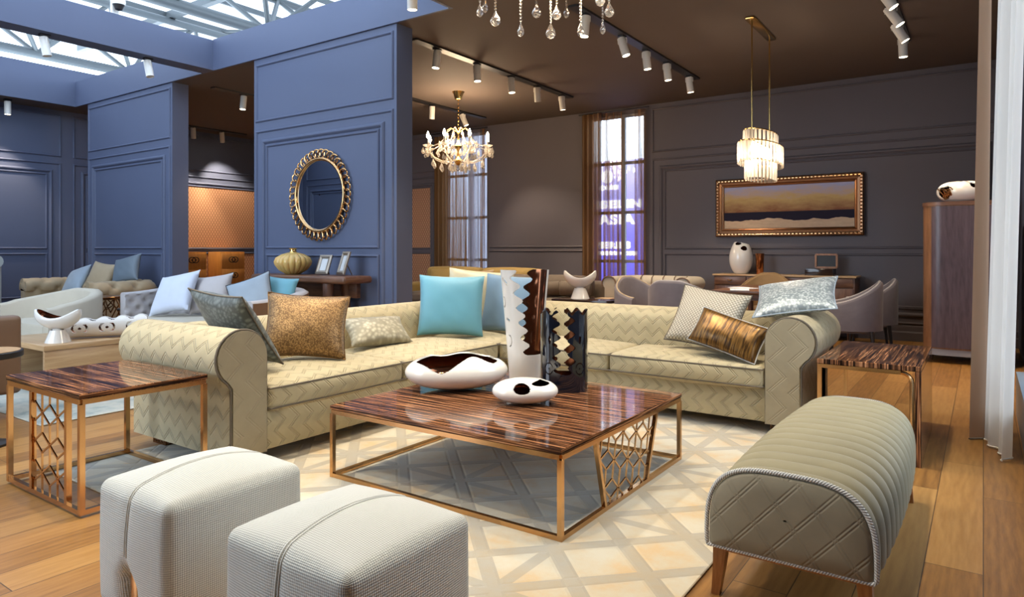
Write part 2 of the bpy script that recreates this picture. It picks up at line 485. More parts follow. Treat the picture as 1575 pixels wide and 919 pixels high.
def m_floor():
    g = G('oak_plank_floor', 0.38)
    x, y, z = g.xyz(g.uv())
    br = g.n('ShaderNodeTexBrick', Vector=g.vec(y, x), Color1=(0, 0, 0, 1), Color2=(1, 1, 1, 1), Mortar=(0.5, 0.5, 0.5, 1), Scale=1.0)
    br.inputs['Mortar Size'].default_value = 0.002; br.inputs['Mortar Smooth'].default_value = 0.2
    br.inputs['Brick Width'].default_value = 1.55; br.inputs['Row Height'].default_value = 0.19
    br.offset = 0.37; br.inputs['Bias'].default_value = 0
    sep = g.n('ShaderNodeSeparateColor', i0=br.outputs[0]).outputs[0]
    gv = g.vec(g.ma('ADD', x, g.ma('MULTIPLY', sep, 7.3)), g.ma('MULTIPLY', y, 0.09))
    grain = g.noise(gv, 38, 5, 0.65)
    swirl = g.n('ShaderNodeTexWave', Vector=g.vec(g.ma('ADD', x, g.ma('MULTIPLY', sep, 3.1)), g.ma('MULTIPLY', y, 0.22)), Scale=9.0, Distortion=9.0, Detail=2.0, i4=1.0).outputs[1]
    k = g.ma('ADD', g.ma('MULTIPLY', grain, 0.6), g.ma('MULTIPLY', swirl, 0.07))
    k = g.ma('ADD', k, g.ma('MULTIPLY', sep, 0.34))
    c = g.ramp(k, [(0.22, (0.16, 0.07, 0.017)), (0.45, (0.31, 0.145, 0.036)), (0.8, (0.47, 0.255, 0.08))])
    c = g.mix(br.outputs[1], c, (0.07, 0.035, 0.015)); g.col(c)
    g.bump(g.ma('SUBTRACT', g.ma('MULTIPLY', grain, 0.3), br.outputs[1]), 0.25, 0.003)
    return g.m
M['floor'] = m_floor()

def m_scales(name, c1, c2, per=0.06):
    """copper wallpaper with a fine diamond lattice"""
    g = G(name, 0.42, 0.25)
    x, y, z = g.xyz(g.uv())
    a = g.ma('DIVIDE', g.ma('ADD', x, g.ma('MULTIPLY', y, 0.62)), per); b = g.ma('DIVIDE', g.ma('SUBTRACT', x, g.ma('MULTIPLY', y, 0.62)), per)
    h = g.ma('MINIMUM', groove(g, a, 0.22), groove(g, b, 0.22))
    g.col(g.mix(h, c1, c2)); g.bump(h, 0.4, 0.004); return g.m
M['copper'] = m_scales('copper_diamond_wallpaper', (0.30, 0.14, 0.07), (0.66, 0.37, 0.22))

def m_rug():
    g = G('cream_rug_geometric', 0.95, 0, Sheen_Weight=0.3)
    x, y, z = g.xyz(g.uv())
    P = 0.82
    def star(ox, oy):
        px = g.ma('SUBTRACT', g.ma('FRACT', g.ma('DIVIDE', g.ma('ADD', x, ox), P)), 0.5); py = g.ma('SUBTRACT', g.ma('FRACT', g.ma('DIVIDE', g.ma('ADD', y, oy), P)), 0.5)
        ax, ay = g.ma('ABSOLUTE', px), g.ma('ABSOLUTE', py)
        return ax, ay
    ax, ay = star(0.2, 0.1)
    w1 = 0.055
    d1 = g.ma('ABSOLUTE', g.ma('SUBTRACT', ax, ay))
    d2 = g.ma('ABSOLUTE', g.ma('SUBTRACT', g.ma('ADD', ax, ay), 0.5))
    d3 = g.ma('MINIMUM', ax, ay)
    band = g.ma('MAXIMUM', g.ma('MAXIMUM', g.ma('LESS_THAN', d1, w1), g.ma('LESS_THAN', d2, w1)), g.ma('LESS_THAN', d3, w1 * 0.6))
    edge = g.ma('MINIMUM', g.ma('ABSOLUTE', g.ma('SUBTRACT', d1, w1)), g.ma('ABSOLUTE', g.ma('SUBTRACT', d2, w1)))
    f = g.noise(g.uv(), 4.2, 5, 0.65); f2 = g.noise(g.uv(), 420, 1)
    field = g.ramp(f, [(0.35, (0.56, 0.40, 0.22)), (0.48, (0.55, 0.46, 0.32)), (0.62, (0.56, 0.51, 0.40))])
    bandc = g.ramp(f, [(0.35, (0.36, 0.30, 0.21)), (0.65, (0.34, 0.31, 0.26))])
    c = g.mix(g.ma('MULTIPLY', band, 0.75), field, bandc)
    g.col(c)
    h = g.ma('ADD', g.ma('SMOOTH_MIN', g.ma('DIVIDE', edge, 0.02), 1.0, 0.2), g.ma('MULTIPLY', f2, 0.3))
    g.bump(h, 0.5, 0.006); return g.m
M['rug'] = m_rug()
def m_rug2():
    g = G('washed_blue_rug', 0.95)
    f = g.noise(g.uv(), 2.5, 6, 0.7)
    g.col(g.ramp(f, [(0.35, (0.20, 0.26, 0.27)), (0.5, (0.42, 0.44, 0.40)), (0.65, (0.55, 0.52, 0.44))])); return g.m
M['rug2'] = m_rug2()

def m_weave(name, c1, c2, per=0.0098):
    g = G(name, 0.8, 0, Sheen_Weight=0.2)
    x, y, z = g.xyz(g.uv())
    a = g.ma('SINE', g.ma('MULTIPLY', g.ma('ADD', x, y), 2 * PI / per / 1.414)); b = g.ma('SINE', g.ma('MULTIPLY', g.ma('SUBTRACT', x, y), 2 * PI / per / 1.414))
    h = g.ma('MULTIPLY_ADD', g.ma('MULTIPLY', a, b), 0.5, 0.5)
    g.col(g.mix(h, c1, c2)); g.bump(h, 0.6, 0.003); return g.m
M['weave_seam'] = plain('pouf_seam', (0.64, 0.64, 0.60), 0.8)
M['weave'] = m_weave('woven_ivory_cloth', (0.36, 0.365, 0.335), (0.78, 0.78, 0.73))

def m_scalecloth(name, c1, c2, per=0.03, metal=0.3, rough=0.45, kind='VORONOI'):
    g = G(name, rough, metal, Sheen_Weight=0.2)
    v = g.n('ShaderNodeTexVoronoi', Vector=g.uv(), Scale=1 / per).outputs[0]
    f = g.noise(g.uv(), 8, 2)
    k = g.ma('ADD', g.ma('MULTIPLY', v, 0.8), g.ma('MULTIPLY', f, 0.45))
    g.col(g.ramp(k, [(0.3, c2), (0.75, c1)])); g.bump(v, -0.5, 0.006); return g.m
M['c_scale'] = m_scalecloth('embossed_grey_green_cloth', (0.055, 0.065, 0.062), (0.17, 0.195, 0.185), 0.022, 0.15, 0.5)
M['c_gold'] = m_scalecloth('gold_flecked_cloth', (0.15, 0.075, 0.018), (0.46, 0.27, 0.10), 0.009, 0.35, 0.45)
M['c_floral'] = m_scalecloth('taupe_crackled_cloth', (0.22, 0.195, 0.13), (0.44, 0.40, 0.29), 0.03, 0.1, 0.5)
M['c_leopard'] = m_scalecloth('silver_spotted_cloth', (0.24, 0.28, 0.29), (0.66, 0.70, 0.69), 0.016, 0.2, 0.4)
M['c_bronze'] = None
M['c_slate'] = fabric('slate_satin', (0.13, 0.165, 0.20), 0.45, 200, 0.3, 0.1, 6, 0.1)
M['c_blue'] = fabric('sky_blue_satin', (0.13, 0.36, 0.46), 0.5, 200, 0.5, 0.1, 6, 0.1)
M['c_blue2'] = fabric('soft_blue_velvet', (0.16, 0.25, 0.34), 0.7, 200, 0.5, 0.12, 6, 0.15)
M['c_cream'] = fabric('cream_gold_satin', (0.60, 0.52, 0.34), 0.4, 200, 0.3, 0.35, 5, 0.1)
M['c_greyblue'] = fabric('grey_blue_cloth', (0.30, 0.36, 0.42), 0.7, 200, 0.3, 0.08, 8, 0.1)
M['c_ice'] = fabric('ice_grey_cloth', (0.58, 0.62, 0.72), 0.7, 200, 0.3, 0.08, 8, 0.1)
M['c_grey'] = fabric('warm_grey_cloth', (0.46, 0.42, 0.41), 0.6, 200, 0.3, 0.08, 8, 0.1)
M['c_tan'] = fabric('tan_cushion_cloth', (0.42, 0.32, 0.20), 0.7, 200, 0.3, 0.1, 8, 0.1)
def m_woven():
    g = G('beige_basket_cloth', 0.5, 0.15)
    x, y, z = g.xyz(g.uv())
    a = groove(g, g.ma('DIVIDE', g.ma('ADD', x, y), 0.026), 0.3); b = groove(g, g.ma('DIVIDE', g.ma('SUBTRACT', x, y), 0.026), 0.3)
    h = g.ma('MULTIPLY', a, b); g.col(g.mix(h, (0.28, 0.24, 0.18), (0.66, 0.60, 0.48))); g.bump(h, 0.5, 0.006); return g.m
M['c_woven'] = m_woven()
def m_bronzecloth():
    g = G('bronze_streaked_satin', 0.32, 0.45)
    x, y, z = g.xyz(g.uv())
    f = g.noise(g.vec(g.ma('MULTIPLY', x, 1.0), g.ma('MULTIPLY', y, 0.12)), 70, 3)
    g.col(g.ramp(f, [(0.38, (0.05, 0.022, 0.005)), (0.62, (0.27, 0.135, 0.03))])); g.bump(f, 0.3, 0.005); return g.m
M['c_bronze'] = m_bronzecloth()
def m_rope():
    g = G('silver_twisted_cord', 0.5)
    x, y, z = g.xyz(g.uv())
    h = g.ma('SINE', g.ma('MULTIPLY', g.ma('ADD', y, g.ma('MULTIPLY', x, 0.6)), 2 * PI / 0.009))
    h = g.ma('MULTIPLY_ADD', h, 0.5, 0.5); g.col(g.mix(h, (0.28, 0.27, 0.25), (0.75, 0.74, 0.70))); g.bump(h, 0.6, 0.003); return g.m
M['rope'] = m_rope()
def m_painting():
    g = G('seascape_painting', 0.65, 0, Specular_IOR_Level=0.15)
    x, y, z = g.xyz(g.uv())        # metres across and up the canvas
    n = g.noise(g.vec(g.ma('MULTIPLY', x, 1.0), g.ma('MULTIPLY', y, 3.2)), 3.4, 6, 0.68)
    dune = g.ma('ADD', y, g.ma('MULTIPLY', g.ma('SUBTRACT', g.noise(g.vec(x, 0.0), 2.2, 3), 0.5), -0.20))
    yy = g.ma('ADD', y, g.ma('MULTIPLY', g.ma('SUBTRACT', n, 0.5), 0.34))
    sky = g.ramp(g.ma('DIVIDE', yy, 0.74), [(0.30, (0.26, 0.10, 0.05)), (0.42, (0.42, 0.23, 0.10)), (0.60, (0.62, 0.42, 0.17)), (0.72, (0.55, 0.42, 0.38)), (0.84, (0.42, 0.43, 0.62)), (1.0, (0.60, 0.52, 0.60))])
    sea = g.mix(g.ma('LESS_THAN', y, 0.245), sky, (0.02, 0.015, 0.03))
    sand = g.mix(n, (0.40, 0.24, 0.15), (0.88, 0.66, 0.44))
    g.col(g.mix(g.ma('LESS_THAN', dune, 0.125), sea, sand)); return g.m
M['painting'] = m_painting()

# ------------------------------------------------------------------ the room
def slab(name, x0, x1, y0, y1, z0, z1, mat, **kw):
    return struct(MB().box(x0, x1, y0, y1, z0, z1).build(name, mat, smooth=False), **kw)
slab('floor', XW - .2, XR + .2, YF - .2, YB + .2, -0.12, 0, M['floor'])
slab('ground_hall', -30, 14, YB + .2, 26, -0.14, -0.02, M['concrete'])
slab('ground_aisle', XR + .2, 14, -14, YB + .2, -0.14, -0.02, M['concrete'])
XO = -4.317                                                # edge of the closed ceiling
slab('ceiling', XO, XR + .2, YF - .2, YP, ZC, ZT, M['ceil'])
slab('ceiling_rear', XW - .2, XR + .2, YP, YB + .2, ZC, ZT, M['ceil'])
slab('ceiling_side', XW - .2, -12.49, YF - .2, YP, ZC, ZT, M['ceil'])
slab('beam', -8.71, -8.435, YF - .2, YP - .001, ZC, ZT, M['paint'])
for a, b in ((-12.49, -8.71), (-8.435, XO)):
    slab('trim_fascia', a, b, YP - 0.03, YP, ZC - 0.004, ZT + 0.01, M['paint'])
slab('trim_fascia', -12.49, -12.46, YF, YP - .03, ZC - 0.004, ZT + 0.01, M['paint'])
slab('trim_fascia', XO - .03, XO, YF, YP - .03, ZC - 0.004, ZT + 0.01, M['paint'])

PT = [M['paint']]
def moulding(parent, place, a, b, z0, z1, wd=0.035, ht=0.022, name='moulding'):
    """mitred picture-frame moulding on a wall; place(s, z, out)"""
    prof = [(0, 0), (wd * .12, ht * .55), (wd * .38, ht), (wd * .62, ht), (wd * .88, ht * .5), (wd, 0)]
    rings = []
    for (s, z, ds, dz) in ((a, z0, 1, 1), (b, z0, -1, 1), (b, z1, -1, -1), (a, z1, 1, -1)):
        rings.append([place(s + ds * p, z + dz * p, q - 0.002) for p, q in prof])
    mb = MB(); mb.loft(rings, wrap=True, closed=True)
    return mb.build(name, PT[0], parent, smooth=False)
def rail(parent, place, a, b, z, wd=0.035, ht=0.022):
    prof = [(0, -0.002), (wd * .2, ht * .7), (wd * .45, ht), (wd * .7, ht * .8), (wd, -0.002)]
    mb = MB(); mb.loft([[place(s, z + p, q) for p, q in prof] for s in (a, b)]); return mb.build('moulding', PT[0], parent, smooth=False)
def baseboard(parent, place, a, b):
    prof = [(0, 0), (0, 0.022), (0.11, 0.022), (0.13, 0.012), (0.20, 0.012), (0.215, 0.0)]
    mb = MB(); mb.loft([[place(s, p + 0.001, q) for p, q in prof] for s in (a, b)]); return mb.build('skirting', PT[0], parent, smooth=False)
def panelset(parent, place, a, b, copper=False, upper=True):
    if upper: moulding(parent, place, a + .04, b - .04, 2.82, 3.55)
    moulding(parent, place, a + .04, b - .04, 0.22, 2.72)
    moulding(parent, place, a + .17, b - .17, 0.32, 2.60, 0.06, 0.03)
    moulding(parent, place, a + .25, b - .25, 1.235, 2.53)
    moulding(parent, place, a + .25, b - .25, 0.42, 1.175)
    if copper:
        for (z0, z1) in ((1.27, 2.50), (0.45, 1.14)):
            mb = MB(); p = [place(s, z, q) for q in (0.001, 0.006) for s, z in ((a + .28, z0), (b - .28, z0), (b - .28, z1), (a + .28, z1))]
            v = [mb.bm.verts.new(q) for q in p]
            for f in ((0, 1, 2, 3), (4, 5, 6, 7), (0, 1, 5, 4), (1, 2, 6, 5), (2, 3, 7, 6), (3, 0, 4, 7)): mb.face([v[i] for i in f])
            mb.build('wallpaper_panel', M['copper'], parent, smooth=False)

# partitions
TP = 0.24
for nm, a, b in (('partition_inner', -7.574, -5.09), ('partition_outer', -12.09, -9.504)):
    wl = slab(nm, a, b, YP, YP + TP, 0, ZC, M['paint'])
    pl = lambda s, z, q: (s, YP - q, z)
    panelset(wl, pl, a, b); baseboard(wl, pl, a, b)
# side wall with copper panels
wl = slab('wall_side', XW - .2, XW, YF - .2, YB + .2, 0, 4.36, M['paint'])
pl = lambda s, z, q: (XW + q, s, z)
for a, b, c in ((0.15, 2.6, False), (2.7, 5.23, False), (5.33, 10.1, True)): panelset(wl, pl, a, b, c)
baseboard(wl, pl, 0.1, YB)
# return wall that the round mirror shows
wl = slab('wall_return', XW, -8.71, -0.1, 0.1, 0, ZC, M['paint'])
pl = lambda s, z, q: (s, 0.1 + q, z)
panelset(wl, pl, -12.95, -10.9); panelset(wl, pl, -10.8, -8.75)
slab('wall_lightblock', XO, XR + .2, YF - .2, YF, 0, ZT, M['paint'])  # unseen wall added to shut out frontal sky light, gap lets some in
slab('wall_lightblock', XW - .2, -8.71, YF - .2, YF, 0, ZT, M['paint'])
slab('ground_front', -30, 14, -14, YF - .2, -0.14, -0.02, M['concrete'])
portal('front_portal', ((-8.71 + XO) / 2, YF, 2.0), (PI / 2, 0, 0), 4.39, 4.0)
PT[0] = M['paint_warmlit']
# rear wall around its two tall windows
WA = (-9.02, -7.86); WC = (-5.66, -4.60); WZ = (0.14, 3.52)
wr = slab('wall_rear', XW - .2, WA[0], YB, YB + .2, 0, ZC, M['paint_warmlit'])
slab('wall_rear', WA[1], WC[0], YB, YB + .2, 0, ZC, M['paint_warmlit'])
wr3 = slab('wall_rear', WC[1], XR + .2, YB, YB + .2, 0, ZC, M['paint_warmlit'])
for a, b in (WA, WC):
    slab('wall_rear', a, b, YB, YB + .2, 0, WZ[0], M['paint_warmlit']); slab('wall_rear', a, b, YB, YB + .2, WZ[1], ZC, M['paint_warmlit'])
pl = lambda s, z, q: (s, YB - q, z)
panelset(wr, pl, -12.9, WA[0] - .02, True)
for z in (1.19, 1.265): rail(wr, pl, WA[1] + .05, WC[0] - .05, z)
panelset(wr3, pl, WC[1] + .08, XR - .1); baseboard(wr3, pl, WC[1], XR); baseboard(wr, pl, XW, WA[0])
rail(wr3, pl, WC[1] + .3, XR - .3, 0.34); rail(wr3, pl, WC[1] + .3, XR - .3, 0.44)
for i, (a, b) in enumerate((WA, WC)):
    wn = bpy.data.objects.new('window_%d' % (i + 1), None); C.objects.link(wn); wn['kind'] = 'structure'; wn.location = (0, 0, 0)
    mb = MB(); y0, y1 = YB + .05, YB + .11
    mb.box(a, a + .05, y0, y1, WZ[0], WZ[1]); mb.box(b - .05, b, y0, y1, WZ[0], WZ[1])
    mx = a + (b - a) * 0.60
    mb.box(mx - .035, mx + .035, y0, y1, WZ[0], WZ[1])
    for z in (WZ[0] + .025, 1.03, 1.86, 2.70, WZ[1] - .025): mb.box(a, b, y0 + .005, y1 - .005, z - .025, z + .025)
    mb.build('window_frame', M['grey_frame'], wn, smooth=False)
    MB().box(a, b, YB + .075, YB + .081, WZ[0], WZ[1]).build('pane', M['glass'], wn, smooth=False)
# window wall beside the camera
slab('wall_window', XR, XR + .2, YF - .2, 3.0, 0, ZC, M['paint']); slab('wall_window', XR, XR + .2, 6.3, YB + .2, 0, ZC, M['paint'])
slab('wall_window', XR, XR + .2, 3.0, 6.3, 0, 0.30, M['paint']); slab('wall_window', XR, XR + .2, 3.0, 6.3, 3.5, ZC, M['paint'])
slab('window_sill', 0.20, XR + .02, 3.0, 6.3, 0.0, 0.315, plain('grey_blue_sill', (0.22, 0.26, 0.30), 0.4))
wn = bpy.data.objects.new('window_3', None); C.objects.link(wn); wn['kind'] = 'structure'
mb = MB()
for y in (3.0, 4.1, 5.2, 6.24): mb.box(XR + .05, XR + .11, y, y + .06, 0.3, 3.5)
mb.box(XR + .05, XR + .11, 3.0, 6.3, 0.3, 0.36); mb.box(XR + .05, XR + .11, 3.0, 6.3, 3.44, 3.5)
mb.build('window_frame', M['grey_frame'], wn, smooth=False)
MB().box(XR + .075, XR + .081, 3.0, 6.3, 0.3, 3.5).build('pane', M['glass'], wn, smooth=False)
portal('window_portal', (XR + .15, 4.65, 1.9), (0, PI / 2, 0), 3.2, 3.3)
portal('window_portal', ((WA[0] + WA[1]) / 2, YB + .16, 1.83), (-PI / 2, 0, 0), 1.16, 3.38)
portal('window_portal', ((WC[0] + WC[1]) / 2, YB + .16, 1.83), (-PI / 2, 0, 0), 1.06, 3.38)
slab('wall_skyblock', 7.0, 7.2, -8, 24, 0, 3.4, M['navy'])  # wall added outside to hide white sky, kept low to admit daylight
slab('wall_hall', -20, -8.6, 14.5, 14.7, 0, 5.0, M['hall'])

# hall roof over the openings: steel trusses under glass
ZR = 7.6
slab('roof_glass', -26, 6, -8, 24, ZR + .55, ZR + .57, M['roofglass'])
D_ = (-math.sin(math.radians(34.75)), math.cos(math.radians(34.75))); R_ = (math.cos(math.radians(34.75)), math.sin(math.radians(34.75)))
def at(px, py, z):
    l = (px - 787.5) / 1045.0; dx, dy, dz = D_[0] + l * R_[0], D_[1] + l * R_[1], (385.0 - py) / 1045.0
    t = (z - 1.22) / dz; return Vector((dx * t, dy * t, z))
def truss(xc, zc, ztop, y0, y1, step, off):
    r = bpy.data.objects.new('beam_truss', None); C.objects.link(r); r['kind'] = 'structure'
    MB().tube([(xc, y0, zc), (xc, y1, zc)], 0.13, 12).build('beam_chord', M['steel'], r)
    MB().tube([(xc + off, y0, ztop), (xc + off, y1, ztop)], 0.10, 10).build('beam_chord', M['steel'], r)
    MB().tube([(xc - off, y0, ztop), (xc - off, y1, ztop)], 0.10, 10).build('beam_chord', M['steel'], r)
    k = 0; y = y0
    while y < y1 - step:
        for sg in (-1, 1):
            MB().tube([(xc, y, zc), (xc + sg * off, y + step / 2, ztop)], 0.06, 8).build('beam_strut', M['steel'], r)
            MB().tube([(xc + sg * off, y + step / 2, ztop), (xc, y + step, zc)], 0.06, 8).build('beam_strut', M['steel'], r)
        y += step
pA = at(320, 22, 6.4); pB = at(100, 92, 6.4)
truss(pA.x, 6.4, ZR + .2, -2, 16, 2.4, 1.3)
truss(pB.x, 6.4, ZR + .2, -2, 20, 2.4, 1.3)
# roof ribs and purlins
for x0 in [-24 + 2.3 * i for i in range(12)]:
    slab('beam_rib', x0 - .035, x0 + .035, -6, 22, ZR + .36, ZR + .50, M['steel'])
for y0 in [-5 + 3.1 * i for i in range(9)]:
    slab('beam_purlin', -25, 4, y0 - .09, y0 + .09, ZR + .30, ZR + .50, M['steel'])
for k in range(-3, 9, 2):
    o = MB().bar((-24, k * 2.6 - 4, ZR + .42), (2, k * 2.6 + 14, ZR + .42), 0.05, 0.07).build('beam_brace', M['steel'], smooth=False); struct(o)
# ------------------------------------------------------------------ rugs
def rug(name, label, x0, x1, y0, y1, mat, z=0.012):
    o = MB().box(x0, x1, y0, y1, 0.0005, z, 0.004, 1).build(name, mat); return tag(o, label, 'rug')
rug('area_rug', 'cream rug with a carved band pattern under the low ebony table', -4.2, -0.86, 1.62, 5.4, M['rug'])
rug('area_rug', 'washed pale blue rug under the pale oak table', -11.6, -5.35, 2.0, 3.62, M['rug2'], 0.010)

V = Vector
def W(root):
    """parts of this thing are modelled in room coordinates"""
    root['_w'] = 1; return root
def fit(o):
    r = o.parent
    if r is not None and r.get('_w'): o.matrix_parent_inverse = (Matrix.Translation(r.location) @ r.rotation_euler.to_matrix().to_4x4()).inverted()
    return o
def part(root, name, mb, mat, **kw): return fit(mb.build(name, mat, root, **kw))

# ------------------------------------------------------------------ sectional sofa
def rollprof(zb, zc, r, inset=0.09, n=18):
    p = [(0, zb), (0, (zb + zc) / 2), (0, zc)]
    p += [(r + r * math.cos(math.radians(a)), zc + r * math.sin(math.radians(a))) for a in [180 - 235 * i / n for i in range(1, n + 1)]]
    p += [(2 * r - inset, zc - r * 1.05), (2 * r - inset, zb)]
    return p
def densify(a, b, n): return [(a[0] + (b[0] - a[0]) * i / n, a[1] + (b[1] - a[1]) * i / n) for i in range(n + 1)]
S = W(thing('sectional_sofa', 'large taupe quilted velvet corner sofa with rolled arms around the low table', 'sofa', (-3.3, 4.6, 0)))
part(S, 'base', MB().box(-4.34, -3.34, 2.17, 5.46, 0.085, 0.31, 0.012), M['sofa'])
part(S, 'base', MB().box(-3.36, -0.99, 4.63, 5.46, 0.085, 0.31, 0.012), M['sofa'])
bp = rollprof(0.09, 0.61, 0.145)
part(S, 'backrest', sweep(densify((-4.07, 5.46), (-4.07, 2.25), 12), bp), M['sofa'])
part(S, 'backrest', sweep(densify((-0.95, 5.19), (-4.3, 5.19), 12), bp), M['sofa'])
ap = rollprof(0.085, 0.63, 0.155)
def arm(path, face):
    a = part(S, 'arm', sweep(path, ap), M['sofa'])
    f = Vector(path[-1] if face < 0 else path[0])
    return a
a1 = arm(densify((-4.36, 2.36), (-3.33, 2.36), 8), -1)
ring = [(-3.326, 2.36 - p, z) for p, z in ap]
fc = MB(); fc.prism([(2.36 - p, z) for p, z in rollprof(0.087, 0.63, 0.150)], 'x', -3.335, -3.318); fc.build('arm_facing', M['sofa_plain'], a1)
MB().tube(ring, 0.0065, 6, closed=True).build('piping', M['piping'], a1)
a2 = arm(densify((-1.17, 4.60), (-1.17, 5.48), 8), 1)
ring = [(-1.17 + p, 4.598, z) for p, z in ap]
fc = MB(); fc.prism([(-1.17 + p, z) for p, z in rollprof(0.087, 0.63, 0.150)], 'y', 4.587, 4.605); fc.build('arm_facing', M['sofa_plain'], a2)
MB().tube(ring, 0.0065, 6, closed=True).build('piping', M['piping'], a2)
def seat(x0, x1, y0, y1):
    c = part(S, 'seat_cushion', MB().soft(x0, x1, y0, y1, 0.305, 0.455, 0.035, (0.016, 0.016, 0.045), 12), M['sofa'])
    e = 0.004; mb = MB()
    for z in (0.438, 0.325):
        mb.tube([(x0 - e, y0 - e, z), (x1 + e, y0 - e, z), (x1 + e, y1 + e, z), (x0 - e, y1 + e, z)], 0.0055, 6, closed=True)
    mb.build('piping', M['piping'], c)
seat(-4.07, -3.30, 2.372, 3.44); seat(-4.07, -3.30, 3.455, 4.57); seat(-4.07, -3.33, 4.585, 5.18)
seat(-3.315, -2.31, 4.57, 5.18); seat(-2.295, -1.185, 4.57, 5.18)
def lattice_foot(x, y):
    mb = MB(); h, a = 0.085, 0.07
    for sx, sy in ((-1, -1), (1, -1), (1, 1), (-1, 1)): mb.bar((x + sx * a, y + sy * a, 0.0125), (x + sx * a, y + sy * a, h), 0.008)
    for z in (0.0165, h - .004):
        for (p, q) in (((-1, -1), (1, -1)), ((1, -1), (1, 1)), ((1, 1), (-1, 1)), ((-1, 1), (-1, -1))): mb.bar((x + p[0] * a, y + p[1] * a, z), (x + q[0] * a, y + q[1] * a, z), 0.008)
    for f in range(4):
        P = lambda u, v: ((x + a * u, y - a, v), (x + a, y + a * u, v), (x + a * u, y + a, v), (x - a, y + a * u, v))[f]
        for k in range(4):
            u = -1 + k * .5
            mb.bar(P(u, 0.0165), P(u + .5, h * .5), 0.006); mb.bar(P(u + .5, h * .5), P(u, h), 0.006)
            mb.bar(P(u + .5, 0.0165), P(u + .1, h * .5), 0.006)
    part(S, 'foot', mb, M['darkgold'], smooth=False)
for x, y in ((-4.22, 2.3), (-3.5, 2.3), (-4.2, 5.3), (-1.1, 4.8), (-1.1, 5.35)): lattice_foot(x, y)

# ------------------------------------------------------------------ cushions
def pillow_mb(w, h, t, pinch=0.085, n=22, wr=0.0025, seed=0, sag=0.0):
    rnd = random.Random(seed); ph = [rnd.uniform(0, 6.28) for _ in range(6)]
    mb = MB(); top, bot = {}, {}
    def P(i, j, sg):
        u, v = -1 + 2 * i / n, -1 + 2 * j / n
        x = w / 2 * u * (1 - pinch * (1 - v * v)); y = h / 2 * v * (1 - pinch * (1 - u * u))
        k = max(0, (1 - u * u) * (1 - v * v))
        z = t / 2 * (k ** 0.40)
        wrk = wr * (1.6 * math.sin(3.1 * u + ph[0] + 2 * v) + 1.3 * math.sin(4.2 * v + ph[1] - 2 * u) + .5 * math.sin(9 * (u + v) + ph[2])) * (k ** .5)
        z = sg * z + wrk + sag * (u * u + v * v - .6)
        return (x, y, z)
    for i in range(n + 1):
        for j in range(n + 1):
            top[i, j] = mb.bm.verts.new(P(i, j, 1))
            bot[i, j] = top[i, j] if i in (0, n) or j in (0, n) else mb.bm.verts.new(P(i, j, -1))
    for i in range(n):
        for j in range(n):
            q = ((i, j), (i + 1, j), (i + 1, j + 1), (i, j + 1)); uv = [(w * a / n, h * b / n) for a, b in q]
            mb.face([top[k] for k in q], uv)
            mb.face([bot[k] for k in q][::-1], uv[::-1])
    edge = [P(i, 0, 1) for i in range(n)] + [P(n, j, 1) for j in range(n)] + [P(i, n, 1) for i in range(n, 0, -1)] + [P(0, j, 1) for j in range(n, 0, -1)]
    return mb, edge
def cushion(label, mat, w, h, t, center, x, y, pipe=None, pinch=0.085, seed=1, group=None, wr=0.0025, sag=0.0, name='throw_cushion'):
    mb, edge = pillow_mb(w, h, t, pinch, seed=seed, wr=wr, sag=sag)
    o = mb.build(name, mat, angle=80); tag(o, label, 'cushion', group)
    if pipe: MB().tube(edge, 0.005, 6, closed=True).build('piping', pipe, o)
    frame3(o, x, y, center); return o
d1 = V((.52, .27, -.44)).normalized(); e1 = V((-.45, .75, .25)); e1 = (e1 - d1 * e1.dot(d1)).normalized()
cushion('grey-green embossed cushion tipped over the quilted arm behind the gold cushion', M['c_scale'], .56, .52, .16, (-3.93, 2.46, .755), (1, .0, -.06), (0, -.57, .82), M['piping'], seed=2)
cushion('gold flecked cushion leaning at the quilted sofa arm', M['c_gold'], .54, .45, .20, (-3.72, 2.95, .655), (.66, .72, -.07), (-.50, -.10, .66), M['c_bronze'], seed=3)
cushion('small flat taupe crackle-patterned cushion lying beside the gold cushion', M['c_floral'], .50, .30, .15, (-3.86, 3.72, .585), (.35, .92, .0), (-.62, .12, .45), None, seed=4)
cushion('bright sky-blue satin cushion standing in front of the cream one in the sofa corner', M['c_blue'], .57, .53, .21, (-3.80, 4.56, .725), (.82, .57, -.02), (-.16, .1, .9), None, .06, seed=5)
cushion('cream and gold satin cushion wedged between two blue cushions', M['c_cream'], .60, .54, .13, (-3.80, 4.93, .765), (.84, .52, -.08), (-.08, .12, .95), None, .06, seed=6)
cushion('dusty blue velvet cushion partly behind the tall white vase', M['c_blue2'], .54, .52, .13, (-3.45, 4.93, .735), (.98, .15, -.05), (.02, .22, .95), None, .06, seed=7)
cushion('beige basket-weave cushion at the rolled arm beside the silver spotted one', M['c_woven'], .52, .48, .18, (-1.66, 4.92, .72), (.90, -.05, -.12), (.26, .46, .72), M['piping'], seed=8)
cushion('silver spotted cushion tipped on the rolled arm in front of the grey chairs', M['c_leopard'], .54, .46, .13, (-1.08, 5.04, .845), (.80, .06, .13), (.0, .80, .40), M['c_greyblue'], seed=9)
cushion('small bronze satin lumbar cushion with pale piping lying before the basket-weave one', M['c_bronze'], .50, .27, .14, (-1.43, 4.70, .63), (.93, -.1, -.25), (.15, .45, .75), M['rope'], .05, seed=10)

